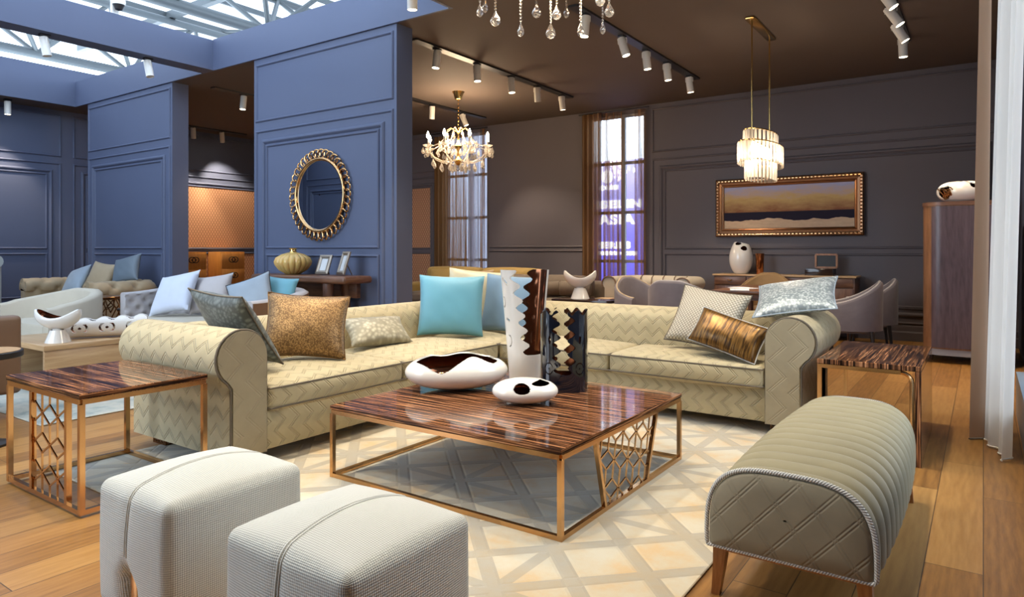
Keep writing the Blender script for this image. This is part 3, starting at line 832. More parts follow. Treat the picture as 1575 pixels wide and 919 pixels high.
# ------------------------------------------------------------------ bench
B = thing('upholstered_bench', 'long olive-taupe channel-tufted bench with cord piping on cherry wood legs', 'bench', (-0.535, 2.35, 0))
def bench_prof(hw, z0, h, n=40):
    pts = []
    for i in range(n + 1):
        a = math.radians(-14 + 208 * i / n); ca, sa = math.cos(a), math.sin(a)
        x = hw * math.copysign(abs(ca) ** .62, ca); z = z0 + h * (max(sa, 0) ** .62) + (min(sa, 0) * .10)
        pts.append((x, z))
    return pts
rings = []; NR = 15; LB = 1.5
for k in range(NR * 8 + 1):
    t = k / (NR * 8); y = 0.012 + t * (LB - .024)
    s = 1 + .10 * math.sin(PI * t) ** .7; sc_ = abs(math.sin(NR * PI * t)) ** .6
    rings.append([(x * (s - .045 + .052 * sc_), y, .21 + (z - .21) * (1 + .03 * math.sin(PI * t)) + (sc_ - 1) * .022 * max(0, (z - .2)) / .27) for x, z in bench_prof(.262, .212, .262)])
mb = MB(); mb.loft(rings); part(B, 'cushion_body', mb, M['bench'], angle=60)
for y, sg in ((0.012, -1), (LB - .012, 1)):
    pr = bench_prof(.258, .212, .258); mb = MB(); rr = []
    for q, sc_ in ((0, 1.0), (.008, .985), (.016, .93), (.020, .6), (.0205, .02)):
        rr.append([(x * sc_, y + sg * q, .33 + (z - .33) * sc_) for x, z in pr])
    mb.loft(rr, cap=False, planar=True)
    e = mb.build('end_panel', M['bench_q'], B, angle=60)
    MB().tube([(x, y + sg * .004, z) for x, z in bench_prof(.266 if sg < 0 else .250, .212, .266 if sg < 0 else .250)], 0.008, 8, closed=True).build('cord_piping', M['rope'], e)
mb = MB()
for x in (-.22, .22): mb.box(x - .018, x + .018, .03, LB - .03, .165, .205, .004)
for y in (.045, LB - .045): mb.box(-.22, .22, y - .018, y + .018, .165, .205, .004)
part(B, 'frame', mb, M['legwood'])
for x, y in ((-.225, .05), (.225, .05), (-.225, LB - .05), (.225, LB - .05)):
    mb = MB(); sx = math.copysign(.02, x)
    mb.loft([[(x + sx * q + a * r, y + b * r, z) for a, b in ((-1, -1), (1, -1), (1, 1), (-1, 1))] for q, r, z in ((1, .014, 0), (.4, .019, .1), (0, .024, .20))])
    part(B, 'leg', mb, M['legwood'], smooth=False)

# ------------------------------------------------------------------ poufs
def pouf(label, x0, x1, y0, y1):
    cx = (x0 + x1) / 2; r = W(thing('pouf', label, 'pouf', (cx, (y0 + y1) / 2, 0), 0, 'ivory woven poufs'))
    def fn(q):
        for yy, sg in ((y0, 1), (y1, -1)):
            d = abs(q.y - yy)
            if d < .10:
                k = max(0, min(1, (.235 - q.z) / .10)); k = k * k * (3 - 2 * k)
                wv = .016 + .030 * k
                q.y += sg * .055 * k * math.exp(-((q.x - cx) / wv) ** 2) * (1 - d / .1)
                q.y += sg * .006 * math.exp(-((q.x - cx) / .02) ** 2) * (1 - d / .1)
        return q
    b = part(r, 'upholstery', MB().soft(x0, x1, y0, y1, .02, .438, .035, (.014, .018, .046), 34, fn), M['weave'], angle=70)
    from mathutils.bvhtree import BVHTree
    tree = BVHTree.FromPolygons([v_.co for v_ in b.data.vertices], [tuple(p_.vertices) for p_ in b.data.polygons])
    for s_ in (-.006, .006):
        path = []; oc = V((cx + s_, (y0 + y1) / 2, .25))
        for k in range(61):
            a_ = math.radians(184 - 188 * k / 60); d_ = V((0, math.cos(a_), math.sin(a_)))
            h_ = tree.ray_cast(oc + d_ * 2, -d_)
            if h_[0] is not None: path.append(h_[0] + d_ * .0012)
        MB().tube(path, .0024, 6).build('seam', M['weave_seam'], b)
    part(r, 'leg', MB().box(cx - .022, cx + .022, y0 + .012, y0 + .055, 0, .19, .003), M['gold'])
    part(r, 'leg', MB().box(cx - .022, cx + .022, y1 - .055, y1 - .012, 0, .19, .003), M['gold'])
    return r
pouf('ivory woven pouf with a gold leg showing, beside the ebony side table', -2.49, -2.045, 1.10, 1.61)
pouf('ivory woven pouf standing nearer the camera, in front of the low ebony table', -1.755, -1.245, 1.105, 1.59)

# ------------------------------------------------------------------ bronze and ebony tables
def clip(a, b, poly):
    """segment a-b inside a convex counter-clockwise polygon"""
    t0, t1 = 0.0, 1.0; d = (b[0] - a[0], b[1] - a[1]); n = len(poly)
    for i in range(n):
        p, q = poly[i], poly[(i + 1) % n]; nx, ny = -(q[1] - p[1]), q[0] - p[0]
        num = nx * (a[0] - p[0]) + ny * (a[1] - p[1]); den = nx * d[0] + ny * d[1]
        if abs(den) < 1e-12:
            if num < 0: return None
        elif den > 0: t0 = max(t0, -num / den)
        else: t1 = min(t1, -num / den)
    if t1 - t0 < 1e-3: return None
    return ((a[0] + d[0] * t0, a[1] + d[1] * t0), (a[0] + d[0] * t1, a[1] + d[1] * t1))
def rhombille(poly, s, place, wd=.006, dp=.008, rot=0.0):
    """tumbling-block fretwork inside a polygon"""
    mb = MB(); cx = sum(p[0] for p in poly) / len(poly); cy = sum(p[1] for p in poly) / len(poly)
    cr, sr = math.cos(rot), math.sin(rot)
    def pt(i, j):
        x, y = s * (i + j / 2), s * j * math.sqrt(3) / 2
        return (cx + x * cr - y * sr, cy + x * sr + y * cr)
    nb = ((1, 0), (0, 1), (-1, 1), (-1, 0), (0, -1), (1, -1))
    for i in range(-16, 17):
        for j in range(-16, 17):
            if (i - j) % 3: continue
            for a, b in nb:
                c = clip(pt(i, j), pt(i + a, j + b), poly)
                if c: mb.bar(place(*c[0]), place(*c[1]), wd, dp)
    return mb
def bar_part(root, name, a, b, w_, mat=None): return part(root, name, MB().bar(a, b, w_), mat or M['gold'], smooth=False)
T = W(thing('coffee_table', 'low square ebony table with glossy top, bronze frame and fretwork side panel', 'table', (-2.14, 3.1, 0)))
x0, x1, y0, y1, zt = -2.86, -1.43, 2.42, 3.78, .394
part(T, 'tabletop', MB().box(x0, x1, y0, y1, zt - .022, zt, .002, 1), M['ebony_x'], smooth=False)
mb = MB(); q = .011
for a, b in (((x0 + q, y0 + q), (x1 - q, y0 + q)), ((x1 - q, y0 + q), (x1 - q, y1 - q)), ((x1 - q, y1 - q), (x0 + q, y1 - q)), ((x0 + q, y1 - q), (x0 + q, y0 + q))):
    mb.bar((*a, zt - .034), (*b, zt - .034), .022)
part(T, 'frame', mb, M['gold'], smooth=False)
for a in ((x0 + q, y0 + q), (x1 - q, y0 + q), (x1 - q, y1 - q), (x0 + q, y1 - q)): bar_part(T, 'leg', (*a, .012), (*a, zt - .045), .022)
for a, b in (((x0 + q, y0 + q), (x1 - q, y0 + q)), ((x1 - q, y0 + q), (x1 - q, y1 - q)), ((x1 - q, y1 - q), (x0 + q, y1 - q)), ((x0 + q, y1 - q), (x0 + q, y0 + q))):
    bar_part(T, 'bottom_rail', (*a, .023), (*b, .023), .021)
for xx in (x1 - q,):
    pn = part(T, 'fretwork_panel', rhombille([(2.83, .034), (3.30, .034), (3.43, zt - .046), (2.74, zt - .046)], .088, lambda u, v: (xx, u, v), .006, .008, .3), M['gold'], smooth=False)
    for a, b in (((2.83, .03), (2.74, zt - .042)), ((3.30, .03), (3.43, zt - .042))):
        MB().bar((xx, *a), (xx, *b), .020).build('panel_post', M['gold'], pn, smooth=False)

T = W(thing('end_table', 'tall square ebony side table with bronze fretwork beside the quilted sofa arm', 'table', (-3.78, 1.73, 0)))
x0, x1, y0, y1, zt = -4.2, -3.36, 1.41, 2.03, .566
part(T, 'tabletop', MB().box(x0, x1, y0, y1, zt - .026, zt, .003, 1), M['ebony_x'], smooth=False)
mb = MB(); q = .014
cn = ((x0 + q, y0 + q), (x1 - q, y0 + q), (x1 - q, y1 - q), (x0 + q, y1 - q))
for i in range(4): mb.bar((*cn[i], zt - .038), (*cn[(i + 1) % 4], zt - .038), .024)
part(T, 'frame', mb, M['gold'], smooth=False)
for a in cn: bar_part(T, 'leg', (*a, .012), (*a, zt - .05), .024)
for i in range(4): bar_part(T, 'bottom_rail', (*cn[i], .024), (*cn[(i + 1) % 4], .024), .022)
pn = part(T, 'fretwork_panel', rhombille([(-3.89, .035), (-3.52, .035), (-3.52, zt - .05), (-3.89, zt - .05)], .098, lambda u, v: (u, y0 + q, v), .006, .008, PI / 2), M['gold'], smooth=False)
for a in (-3.9, -3.51): MB().bar((a, y0 + q, .03), (a, y0 + q, zt - .048), .024).build('panel_post', M['gold'], pn, smooth=False)

T = W(thing('end_table', 'ebony side table with one solid waterfall side, past the sofa end by the cabinet', 'table', (-.55, 4.9, 0)))
x0, x1, y0, y1, zt = -.825, -.285, 4.42, 5.40, .566
part(T, 'tabletop', MB().box(x0, x1, y0, y1, zt - .03, zt, .003, 1), M['ebony_y'], smooth=False)
part(T, 'side_panel', MB().box(x1 - .03, x1, y0, y1, 0, zt - .031, .002, 1), M['ebony_y'], smooth=False)
mb = MB(); mb.bar((x0 + .01, y0 + .012, zt - .042), (x1 - .10, y0 + .012, zt - .042), .022)
mb.tube([(x1 - .10, y0 + .012, zt - .042)] + [(x1 - .10 + .055 * math.sin(math.radians(a)), y0 + .012, zt - .097 + .055 * math.cos(math.radians(a))) for a in (0, 22, 45, 67, 90)] + [(x1 - .045, y0 + .012, .1)], .0115, 8)
mb.bar((x0 + .01, y1 - .012, zt - .042), (x1 - .03, y1 - .012, zt - .042), .022); mb.bar((x0 + .012, y0, zt - .042), (x0 + .012, y1, zt - .042), .022)
part(T, 'frame', mb, M['gold'])
bar_part(T, 'leg', (x1 - .045, y0 + .012, 0), (x1 - .045, y0 + .012, .12), .022)
for y in (y0 + .012, y1 - .012): bar_part(T, 'leg', (x0 + .012, y, 0), (x0 + .012, y, zt - .031), .022)

# ------------------------------------------------------------------ ceramics on the low table
def wavy(t, n, a): return a * math.sin(t * n)
ZT0 = .395
CAM = V((0, 0, 1.22))
def toward(c):
    v = CAM - V(c); return math.atan2(v.y, v.x)
# tall white vase, cut open in waves, bronze inside
vc = (-2.40, 3.60); va = toward((*vc, 0))
def vpos(u, v, inner):
    a = va + (u - .5) * 2 * PI; z = .71 * v
    rx = .098 + .058 * (v ** 1.1) ; ry = .085 + .035 * v
    k = .93 if inner else 1.0
    x = rx * k * math.sin(a - va); y = ry * k * math.cos(a - va)
    f = V((math.cos(va), math.sin(va))); s_ = V((-math.sin(va), math.cos(va)))
    p = V(vc) + f * y + s_ * x
    return (p.x, p.y, ZT0 + (z if not inner or v > 0 else .004))
def vkeep(u, v):
    # u = .5 faces the camera; x runs -1..1 across the vase as the viewer sees it, to the viewer's right
    a = (u - .5) * 2 * PI; x = math.sin(a); front = math.cos(a) > 0
    if v > .985: return False
    if v > .235:
        h = (v - .235) / .765
        wv = math.sin(48 * (v - .585) + PI / 2)
        rnd_ = min(1, h / .06) ** .5
        xl = .12 - .62 * h - .25 * max(0, h - .8) + .23 * wv * (1 - .3 * h)
        xr = -.16 + .55 * max(0, h - .2) ** 1.2 + .45 * max(0, h - .85) * 2 - .18 * math.sin(48 * (v - .56) + PI / 2)
        if front and xl < x and (x > xl + (1 - rnd_) * .2): return False
        if not front and x < xr: return False
    if front:
        for (xa, vv, r1, r2) in ((-.80, .36, .13, .055), (-.93, .70, .06, .05)):
            d = math.hypot((x - xa) / r1, (v - vv) / r2)
            if .74 < d < 1.0 and x > xa - .02: return False
        if abs(x + .80) < .075 and abs(v - .545 + (x + .8) * .12) < .012: return False
        if abs(x + .84) < .09 and abs(v - .885 + (x + .84) * .25) < .016: return False
    return True
va_o = shell(240, 220, vpos, vkeep).build('sculptural_vase', [M['white'], M['bronze']], angle=60)
tag(va_o, 'tall white ceramic vase with wavy cut-out side and bronze inside', 'vase')
bc = (-2.045, 3.49); ba = toward((*bc, 0))
def bpos(u, v, inner):
    a = ba + (u - .5) * 2 * PI; z = .475 * v; k = .93 if inner else 1.0
    c_, s2 = math.sin(a - ba), math.cos(a - ba)
    e = .75
    x = .140 * k * math.copysign(abs(c_) ** e, c_); y = .115 * k * math.copysign(abs(s2) ** e, s2)
    f = V((math.cos(ba), math.sin(ba))); s_ = V((-math.sin(ba), math.cos(ba)))
    p = V(bc) + f * y + s_ * x
    return (p.x, p.y, ZT0 + z)
def bkeep(u, v):
    a = (u - .5) * 2 * PI; x = math.copysign(abs(math.sin(a)) ** .75, math.sin(a)); front = math.cos(a) > 0
    if v > .97 + .03 * math.sin(x * 14): return False
    w_ = 38 * v
    xl = -.32 + .17 * math.sin(w_ + 1.2) - .06 * (v - .5); xr = .34 + .16 * math.sin(w_ - .3) - .05 * v
    k = 1 if v > .30 else math.sqrt(max(0, 1 - ((.30 - v) / .09) ** 2)) if v > .21 else 0
    if front:
        if k > 0 and .02 + (xl - .02) * k < x < .02 + (xr - .02) * k: return False
        for xa in (-.62, .64):
            d = math.hypot((x - xa) / .17, (v - .29) / .075)
            if .82 < d < 1.0 and abs(v - .29) > .012: return False
            if d < .14: return False
            if math.hypot((x - xa - .02) / .055, (v - .64) / .05) < 1: return False
    else:
        if v > .19 and xl - .16 < x < xr - .16 + .05 * math.sin(w_ + 2): return False
    return True
bo = shell(240, 160, bpos, bkeep).build('sculptural_vase', [M['blackglaze'], M['bronze']], angle=60)
tag(bo, 'glossy black ceramic vase with wavy cut-out middle and bronze inside', 'vase')
def bowl(name, label, c, yaw, rx, ry, h, holes, nu=220, nv=120):
    def pos(u, v, inner):
        th = 2 * PI * u; ph = PI * (1 - v); k = .93 if inner else 1.0
        zz = math.cos(ph); rr = math.sin(ph) ** .85
        x, y = rx * k * rr * math.cos(th), ry * k * rr * math.sin(th)
        z = h / 2 + h / 2 * k * (zz if zz > 0 else max(zz, -1) * (1 - .04))
        z = max(z, .003 if inner else 0)
        return (c[0] + x * math.cos(yaw) - y * math.sin(yaw), c[1] + x * math.sin(yaw) + y * math.cos(yaw), ZT0 + z)
    def keep(u, v):
        th = 2 * PI * u; ph = PI * (1 - v); rr = math.sin(ph) ** .85
        x, y, z = rr * math.cos(th), rr * math.sin(th), math.cos(ph)
        return not any(f(x, y, z) for f in holes)
    o = shell(nu, nv, pos, keep).build(name, [M['white'], M['bronze']], angle=60)
    return tag(o, label, 'bowl')
# x along the bowl, y away from the viewer
def wavy_open(x, y, z):
    E = lambda c, w_: math.exp(-((x - c) / w_) ** 2)
    zf = .62 - .46 * E(-.38, .26) + .26 * E(.27, .26) - .12 * E(.66, .2)
    if abs(x) > .86: return False
    if y > .30: zf = max(zf, .80 + .12 * math.sin(x * 7))
    return z > zf
bowl('pebble_bowl', 'larger white pebble-shaped bowl with a wavy bronze-lined opening', (-2.57, 3.13), math.radians(46), .305, .20, .215, [wavy_open])
hole1 = lambda x, y, z: y < 0 and ((x + .13) / .26) ** 2 + ((z - .42) / .40) ** 2 < 1
hole2 = lambda x, y, z: y < .4 and z > 0 and ((x - .52) / .34) ** 2 + ((z - .76) / .17) ** 2 < 1
bowl('pebble_bowl', 'smaller white pebble-shaped bowl with two round bronze-lined openings', (-2.03, 3.05), math.radians(36), .178, .13, .135, [hole1, hole2], 200, 110)
# ------------------------------------------------------------------ console, mirror and what stands on the console
T = W(thing('console_table', 'brown walnut console table with rounded legs under the round mirror', 'table', (-6.17, 4.97, 0)))
part(T, 'tabletop', MB().box(-6.98, -5.38, 4.74, 5.14, .865, .945, .03, 3), M['walnut'])
for x, y in ((-6.86, 4.82), (-5.72, 4.82), (-6.86, 5.06), (-5.72, 5.06)):
    part(T, 'leg', MB().lathe([(.028, 0), (.05, .5), (.058, .875)], (x, y, 0), 16), M['walnut_v'])
part(T, 'apron', MB().box(-6.80, -5.55, 5.06, 5.12, .70, .868, .004), M['walnut'])
T = W(thing('round_mirror', 'round wall mirror in a gold frame of interlocking rings', 'mirror', (-6.29, 5.19, 1.855)))
mc = V((-6.29, 5.165, 1.855)); RI = .40
mb = MB(); mb.loft([[(mc.x + r * math.cos(2 * PI * k / 72), y, mc.z + r * math.sin(2 * PI * k / 72)) for k in range(72)] for r, y in ((.40, 5.182), (.40, 5.172), (.01, 5.172))], cap=False)
part(T, 'mirror_glass', mb, M['mirror'], smooth=False)
mb = MB(); mb.tube([(mc.x + .418 * math.cos(2 * PI * k / 72), 5.168, mc.z + .418 * math.sin(2 * PI * k / 72)) for k in range(72)], .022, 10, closed=True)
part(T, 'frame_band', mb, M['gold'])
N = 38
for k in range(N):
    a = 2 * PI * k / N; cx, cz = mc.x + .475 * math.cos(a), mc.z + .475 * math.sin(a); tl = .35
    pts = []
    for j in range(20):
        b = 2 * PI * j / 20; u, v_ = .052 * math.cos(b), .046 * math.sin(b)
        pts.append((cx + u * math.cos(a) - v_ * math.sin(a), 5.165 - math.sin(b) * .012, cz + u * math.sin(a) + v_ * math.cos(a)))
    part(T, 'ring', MB().tube(pts, .0095, 7, closed=True), M['gold'])
v = W(thing('melon_vase', 'squat ribbed amber glass vase with a narrow neck', 'vase', (-6.45, 4.93, .946)))
part(v, 'body', MB().lathe([(.07, 0), (.085, .005), (.155, .05), (.198, .11), (.205, .145), (.185, .19), (.12, .228), (.05, .248)], (-6.45, 4.93, .946), 108, fl=lambda t: 1 + .07 * abs(math.cos(t * 9)) ** .7 - .04), M['amber'])
part(v, 'neck', MB().lathe([(.05, .24), (.036, .26), (.038, .285), (.048, .295), (.03, .296), (.026, .25)], (-6.45, 4.93, .946), 24), M['brass'])
def photo_frame(label, x, y, z, wd, ht, yaw, lean):
    wd *= .84; ht *= .86
    r = thing('photo_frame', label, 'picture frame', (x, y, z), yaw)
    def P(u, v_, o): return V((u, v_ * math.sin(lean) + o * math.cos(lean), v_ * math.cos(lean) - o * math.sin(lean) + .012))
    mb = MB(); b = .042
    ring = lambda i, o: [P(-wd / 2 + i, i, o), P(wd / 2 - i, i, o), P(wd / 2 - i, ht - i, o), P(-wd / 2 + i, ht - i, o)]
    R = [ring(0, .01), ring(0, -.006), ring(b * .5, -.014), ring(b, -.006), ring(b, .004)]
    mb.loft(R, cap=False); mb.face([mb.bm.verts.new(p) for p in ring(0, .01)]); mb.build('frame', M['pewter'], r, smooth=False)
    mb = MB(); mb.face([mb.bm.verts.new(p) for p in ring(b - .002, .0)]); mb.face([mb.bm.verts.new(p) for p in ring(b + .012, -.0008)]); mb.build('photo', M['photo'], r, smooth=False)
    s = MB(); s.bar(P(0, ht * .6, .012), V((0, ht * .55, .004)), .02, .004); s.build('stand', M['pewter'], r, smooth=False)
    return r
photo_frame('pewter photo frame standing beside the amber vase', -5.93, 4.90, .946, .21, .26, math.radians(8), math.radians(22))
photo_frame('taller pewter photo frame at the console end, behind the other frame', -5.66, 4.93, .946, .20, .30, math.radians(-14), math.radians(18))

# ------------------------------------------------------------------ honey chests with lattice handles
def chest(label, y0, y1, ztop, step):
    r = W(thing('chest', label, 'chest', (-12.8, (y0 + y1) / 2, 0), 0, 'honey chests along the copper wall'))
    part(r, 'body', MB().box(-13.02, -12.56, y0, y1, .06, ztop, .008), M['chest'])
    zs = [.10, .52, .84, ztop - .03] if ztop > 1 else [.10, .45, ztop - .03]
    for z0, z1 in zip(zs, zs[1:]):
        d = part(r, 'drawer', MB().box(-12.572, -12.545, y0 + .015, y1 - .015, z0 + .006, z1 - .006, .004), M['chest'])
        c = V((-12.54, (y0 + y1) / 2, (z0 + z1) / 2 + .03)); mb = MB()
        P = lambda u, w_: (c.x, c.y + u, c.z + w_)
        for s_ in (-1, 1):
            mb.tube([P(s_ * .035 + .065 * math.cos(t * PI / 12), .055 * math.sin(t * PI / 12)) for t in range(24)], .008, 6, closed=True)
        mb.tube([P(.05, 0), P(0, .055), P(-.05, 0), P(0, -.055)], .006, 6, closed=True)
        mb.build('handle', M['black'], d)
    part(r, 'plinth', MB().box(-13.0, -12.6, y0 + .03, y1 - .03, 0, .062), M['dim'], smooth=False)
chest('honey veneer chest by the partition, next to the other tall chest', 7.02, 7.56, 1.185, 0)
chest('honey veneer chest standing farther along the copper wall, its side in shade', 7.87, 8.40, 1.185, 0)
r = W(thing('side_cabinet', 'low pale honey drawer box standing before the tall chests', 'cabinet', (-12.2, 7.0, 0)))
part(r, 'body', MB().box(-12.45, -12.02, 6.72, 7.05, 0, .79, .008), M['oak'])
for z0, z1 in ((.05, .38), (.40, .76)): part(r, 'drawer', MB().box(-12.03, -12.008, 6.74, 7.03, z0, z1, .004), M['oak'])

# ------------------------------------------------------------------ seating builders
def ushape(w, d, r, n=10):
    """U path open to -y, centred on x; runs from the front of one arm round the back to the other"""
    p = densify((-w / 2, 0), (-w / 2, d - r), 5)[:-1]
    p += arc(-w / 2 + r, d - r, r, 180, 90, n)[:-1] + densify((-w / 2 + r, d), (w / 2 - r, d), 8)[:-1] + arc(w / 2 - r, d - r, r, 90, 0, n)
    p += densify((w / 2, d - r), (w / 2, 0), 5)[1:]
    return p
def barrel_chair(name, label, loc, rz, mat, inner, w=.62, d=.60, hb=.86, ha=.66, sh=.44, group=None, leg=M['black'], rr=.30, legs=True, t=.06, piping=True, cat='chair', zb=.30):
    r = thing(name, label, cat, loc, rz, group)
    path = ushape(w - t, d - t / 2, min(rr, (w - t) / 2 - .005))
    def prof(s_):
        k = max(0, min(1, 1 - abs(s_ - .5) / .5)); k = k * k * (3 - 2 * k); h = ha + (hb - ha) * min(1, k * 1.25)
        return [(-t / 2, zb), (t / 2, zb), (t / 2 * 1.1, h - .03), (t / 2 * .7, h - .006), (0, h), (-t / 2 * .7, h - .006), (-t / 2 * 1.1, h - .03)]
    b = sweep(path, prof).build('backrest', mat, r, angle=50)
    L = len(path)
    if piping:
        pts = []
        for i, (x, y) in enumerate(path): pts.append((x, y, prof(i / (L - 1))[4][1]))
        MB().tube(pts, .010, 6).build('piping', inner, b)
    pad = ushape(w - 2.15 * t, d - 1.15 * t, max(.04, min(rr, (w - t) / 2 - .005) - t * .55))
    ctr = (0, (d - t) * .45)
    def lay(k, z): return [(ctr[0] + (x - ctr[0]) * k, ctr[1] + (y - ctr[1]) * k, z) for x, y in pad]
    mb = MB(); mb.loft([lay(.97, zb), lay(1, zb + .02), lay(1, sh - .03), lay(.97, sh - .008), lay(.90, sh), lay(.5, sh + .02), lay(.05, sh + .024)], planar=True); mb.build('seat', inner, r)
    mb = MB(); mb.loft([lay(.96, zb - .03), lay(.96, zb + .005)], planar=True); mb.build('seat_base', mat, r)
    for sx in (-1, 1):
        for yy in (.06, d - .12):
            MB().tube([(sx * (w / 2 - .08), yy, zb), (sx * (w / 2 - .06), yy + (.03 if yy > .2 else -.02), 0)], [.022, .013], 8).build('leg', leg, r)
    return r
def rolled_sofa(name, label, loc, rz, mat, w, d, h, sh, tuft=0, rad=.11, seatn=2, group=None, seatmat=None):
    """U-shaped sofa with rolled arms and back of one height"""
    r = thing(name, label, 'sofa', loc, rz, group)
    path0 = ushape(w - .22, d - .12, .16, 6)
    path = []
    for a, b in zip(path0, path0[1:]):
        n = max(1, int((V(b) - V(a)).length / .03)); path += [(a[0] + (b[0] - a[0]) * k / n, a[1] + (b[1] - a[1]) * k / n) for k in range(n)]
    path.append(path0[-1])
    cum = [0.0]
    for a, b in zip(path, path[1:]): cum.append(cum[-1] + (V(b) - V(a)).length)
    zc = h - rad
    def prof(s_):
        i = int(round(s_ * (len(path) - 1))); u = cum[i]
        out = [(.07, .10), (.07, zc - .02)]
        for k in range(21):
            a = math.radians(-45 + 250 * k / 20); q = 1.0
            if tuft:
                per = .29; v_ = (k / 20 * rad * 4.36) / .19
                fu = u / per
                f = min(abs(((fu + .5 * (round(v_) % 2)) % 1) - .5) * 2, 1); g_ = abs(v_ - round(v_)) * 2
                dd = math.hypot((1 - f) * per / 2, g_ * .095)
                dg = min(abs(((fu + v_ * .5 + .5) % 1) - .5), abs(((fu - v_ * .5 + .5) % 1) - .5)) * per
                q = 1 - tuft * math.exp(-(dd / .042) ** 2) - tuft * .5 * math.exp(-(dg / .022) ** 2)
            out.append((rad * q * math.cos(a), zc + rad * q * math.sin(a)))
        out += [(-.09, zc - .06), (-.09, .10)]
        return [(-p if False else p, z) for p, z in out]
    # right of travel points inwards on this path
    path_r = path
    sweep(path_r, lambda s_: [(-p, z) for p, z in prof(s_)]).build('rolled_back', mat, r, angle=60)
    if tuft:
        pr0 = .29
        for row in range(-1, 3):
            ang = math.radians(-45 + 250 * (row * .19 + .19) / (rad * 4.36)) if rad else 0
            k = 0; u = pr0 * (.5 if (row + 1) % 2 == 0 else 1.0) * 0 + pr0 * (0 if (row + 1) % 2 else .5)
            while u < cum[-1] and row >= 0:
                i = min(range(len(cum)), key=lambda q: abs(cum[q] - u)); a_ = V(path[max(i - 1, 0)]); b_ = V(path[min(i + 1, len(path) - 1)]); t_ = (b_ - a_).normalized(); nn = V((t_.y, -t_.x))
                rr_ = rad * (1 - tuft) + .004; pp = V(path[i]) - nn * (rr_ * math.cos(ang)) * 1.0
                mb = MB(); mb.sphere((pp.x, pp.y, zc + rr_ * math.sin(ang)), .014, 8); mb.build('button', mat, r); u += pr0
    MB().box(-w / 2 + .12, w / 2 - .12, .02, d - .15, .08, .30, .02).build('base', mat, r)
    xs = -w / 2 + .20; sw = (w - .40) / seatn
    for k in range(seatn):
        MB().soft(xs + sw * k + .004, xs + sw * (k + 1) - .004, .0, d - .24, .30, sh, .03, (.0, .01, .02), 8).build('seat_cushion', seatmat or mat, r)
    for sx in (-1, 1):
        for y in (.05, d - .15): MB().lathe([(.02, 0), (.03, .09)], (sx * (w / 2 - .16), y, 0), 12).build('foot', M['black'], r)
    return r

# tufted chesterfield by the outer partition
rolled_sofa('chesterfield_sofa', 'beige deep-buttoned chesterfield sofa against the outer blue partition', (-10.78, 4.18, 0), 0, M['beige_velvet'], 2.28, .98, .80, .47, .34, .135)
cushion('grey-blue cushion leaning on the chesterfield seat', M['c_greyblue'], .52, .48, .16, (-11.08, 4.62, .72), (.95, .1, .22), (-.12, .45, .8), None, seed=21)
cushion('tan cushion behind the grey-blue one on the chesterfield', M['c_tan'], .48, .46, .16, (-10.62, 4.86, .76), (.9, .2, -.1), (.05, .35, .9), None, seed=22)
cushion('pale beige pointed cushion in the chesterfield corner', M['c_grey'], .42, .42, .15, (-10.25, 4.84, .77), (.75, .1, .6), (-.6, .3, .7), None, seed=23)
cushion('slate blue satin cushion by the buttoned arm of the chesterfield', M['c_slate'], .46, .42, .15, (-9.98, 4.80, .78), (.8, .3, .2), (-.25, .3, .85), None, seed=24)

# lilac tufted sofa in front of the console
r = thing('tufted_sofa', 'pale lilac-grey sofa with buttoned back in front of the console table', 'sofa', (-6.8, 3.80, 0))
w_, d_ = 2.5, .84; t = .13
path0 = ushape(w_ - t, d_ - t / 2, .34, 12); path = []
for a, b in zip(path0, path0[1:]):
    n = max(1, int((V(b) - V(a)).length / .02)); path += [(a[0] + (b[0] - a[0]) * k / n, a[1] + (b[1] - a[1]) * k / n) for k in range(n)]
path.append(path0[-1]); cum = [0.0]
for a, b in zip(path, path[1:]): cum.append(cum[-1] + (V(b) - V(a)).length)
def tprof(s_):
    i = int(round(s_ * (len(path) - 1))); u = cum[i] / .15
    k = max(0, min(1, (.5 - abs(s_ - .5)) / .30)); k = k * k * (3 - 2 * k); h = .74 + .09 * k
    out = [(-.05, .12), (-.06, h - .02), (-.03, h), (.045, h), (.065, h - .02)]
    for m in range(1, 15):
        z = h - .02 - m * .024; v_ = m * .024 / .085
        f = abs(((u + .5 * (int(v_ + .5) % 2)) % 1) - .5) * 2; g_ = abs(v_ - round(v_)) * 2
        dd = max(0, 1 - math.hypot((1 - f) * 1.5, g_ * .9))
        diag = min(abs(((u + v_ * .5) % 1) - .5), abs(((u - v_ * .5) % 1) - .5)) * 2
        out.append((.065 - .05 * dd - .018 * max(0, 1 - diag * 4), z))
    return out + [(.06, .12)]
sweep(path, tprof).build('buttoned_back', M['grey_velvet'], r, angle=70)
def oprof(s_):
    k = max(0, min(1, (.5 - abs(s_ - .5)) / .30)); k = k * k * (3 - 2 * k); h = .72 + .09 * k
    return [(-.066, .11), (-.056, .11), (-.056, h), (-.066, h)]
sweep(path, oprof).build('outer_panel', M['brown_leather'], r, smooth=False)
MB().soft(-w_ / 2 + t, w_ / 2 - t, .0, d_ - .16, .28, .46, .035, (0, .01, .03), 10).build('seat_cushion', M['cream_velvet'], r)
MB().box(-w_ / 2 + t, w_ / 2 - t, .03, d_ - .14, .10, .285, .01).build('base', M['grey_velvet'], r)
for sx in (-1, 1):
    for y in (.06, d_ - .2): MB().lathe([(.018, 0), (.028, .11)], (sx * (w_ / 2 - .12), y, 0), 12).build('foot', M['black'], r)
cushion('ice-grey cushion at the arm end of the lilac buttoned sofa', M['c_ice'], .60, .50, .17, (-7.48, 4.12, .70), (.93, .2, .16), (-.35, .4, .8), None, seed=31)
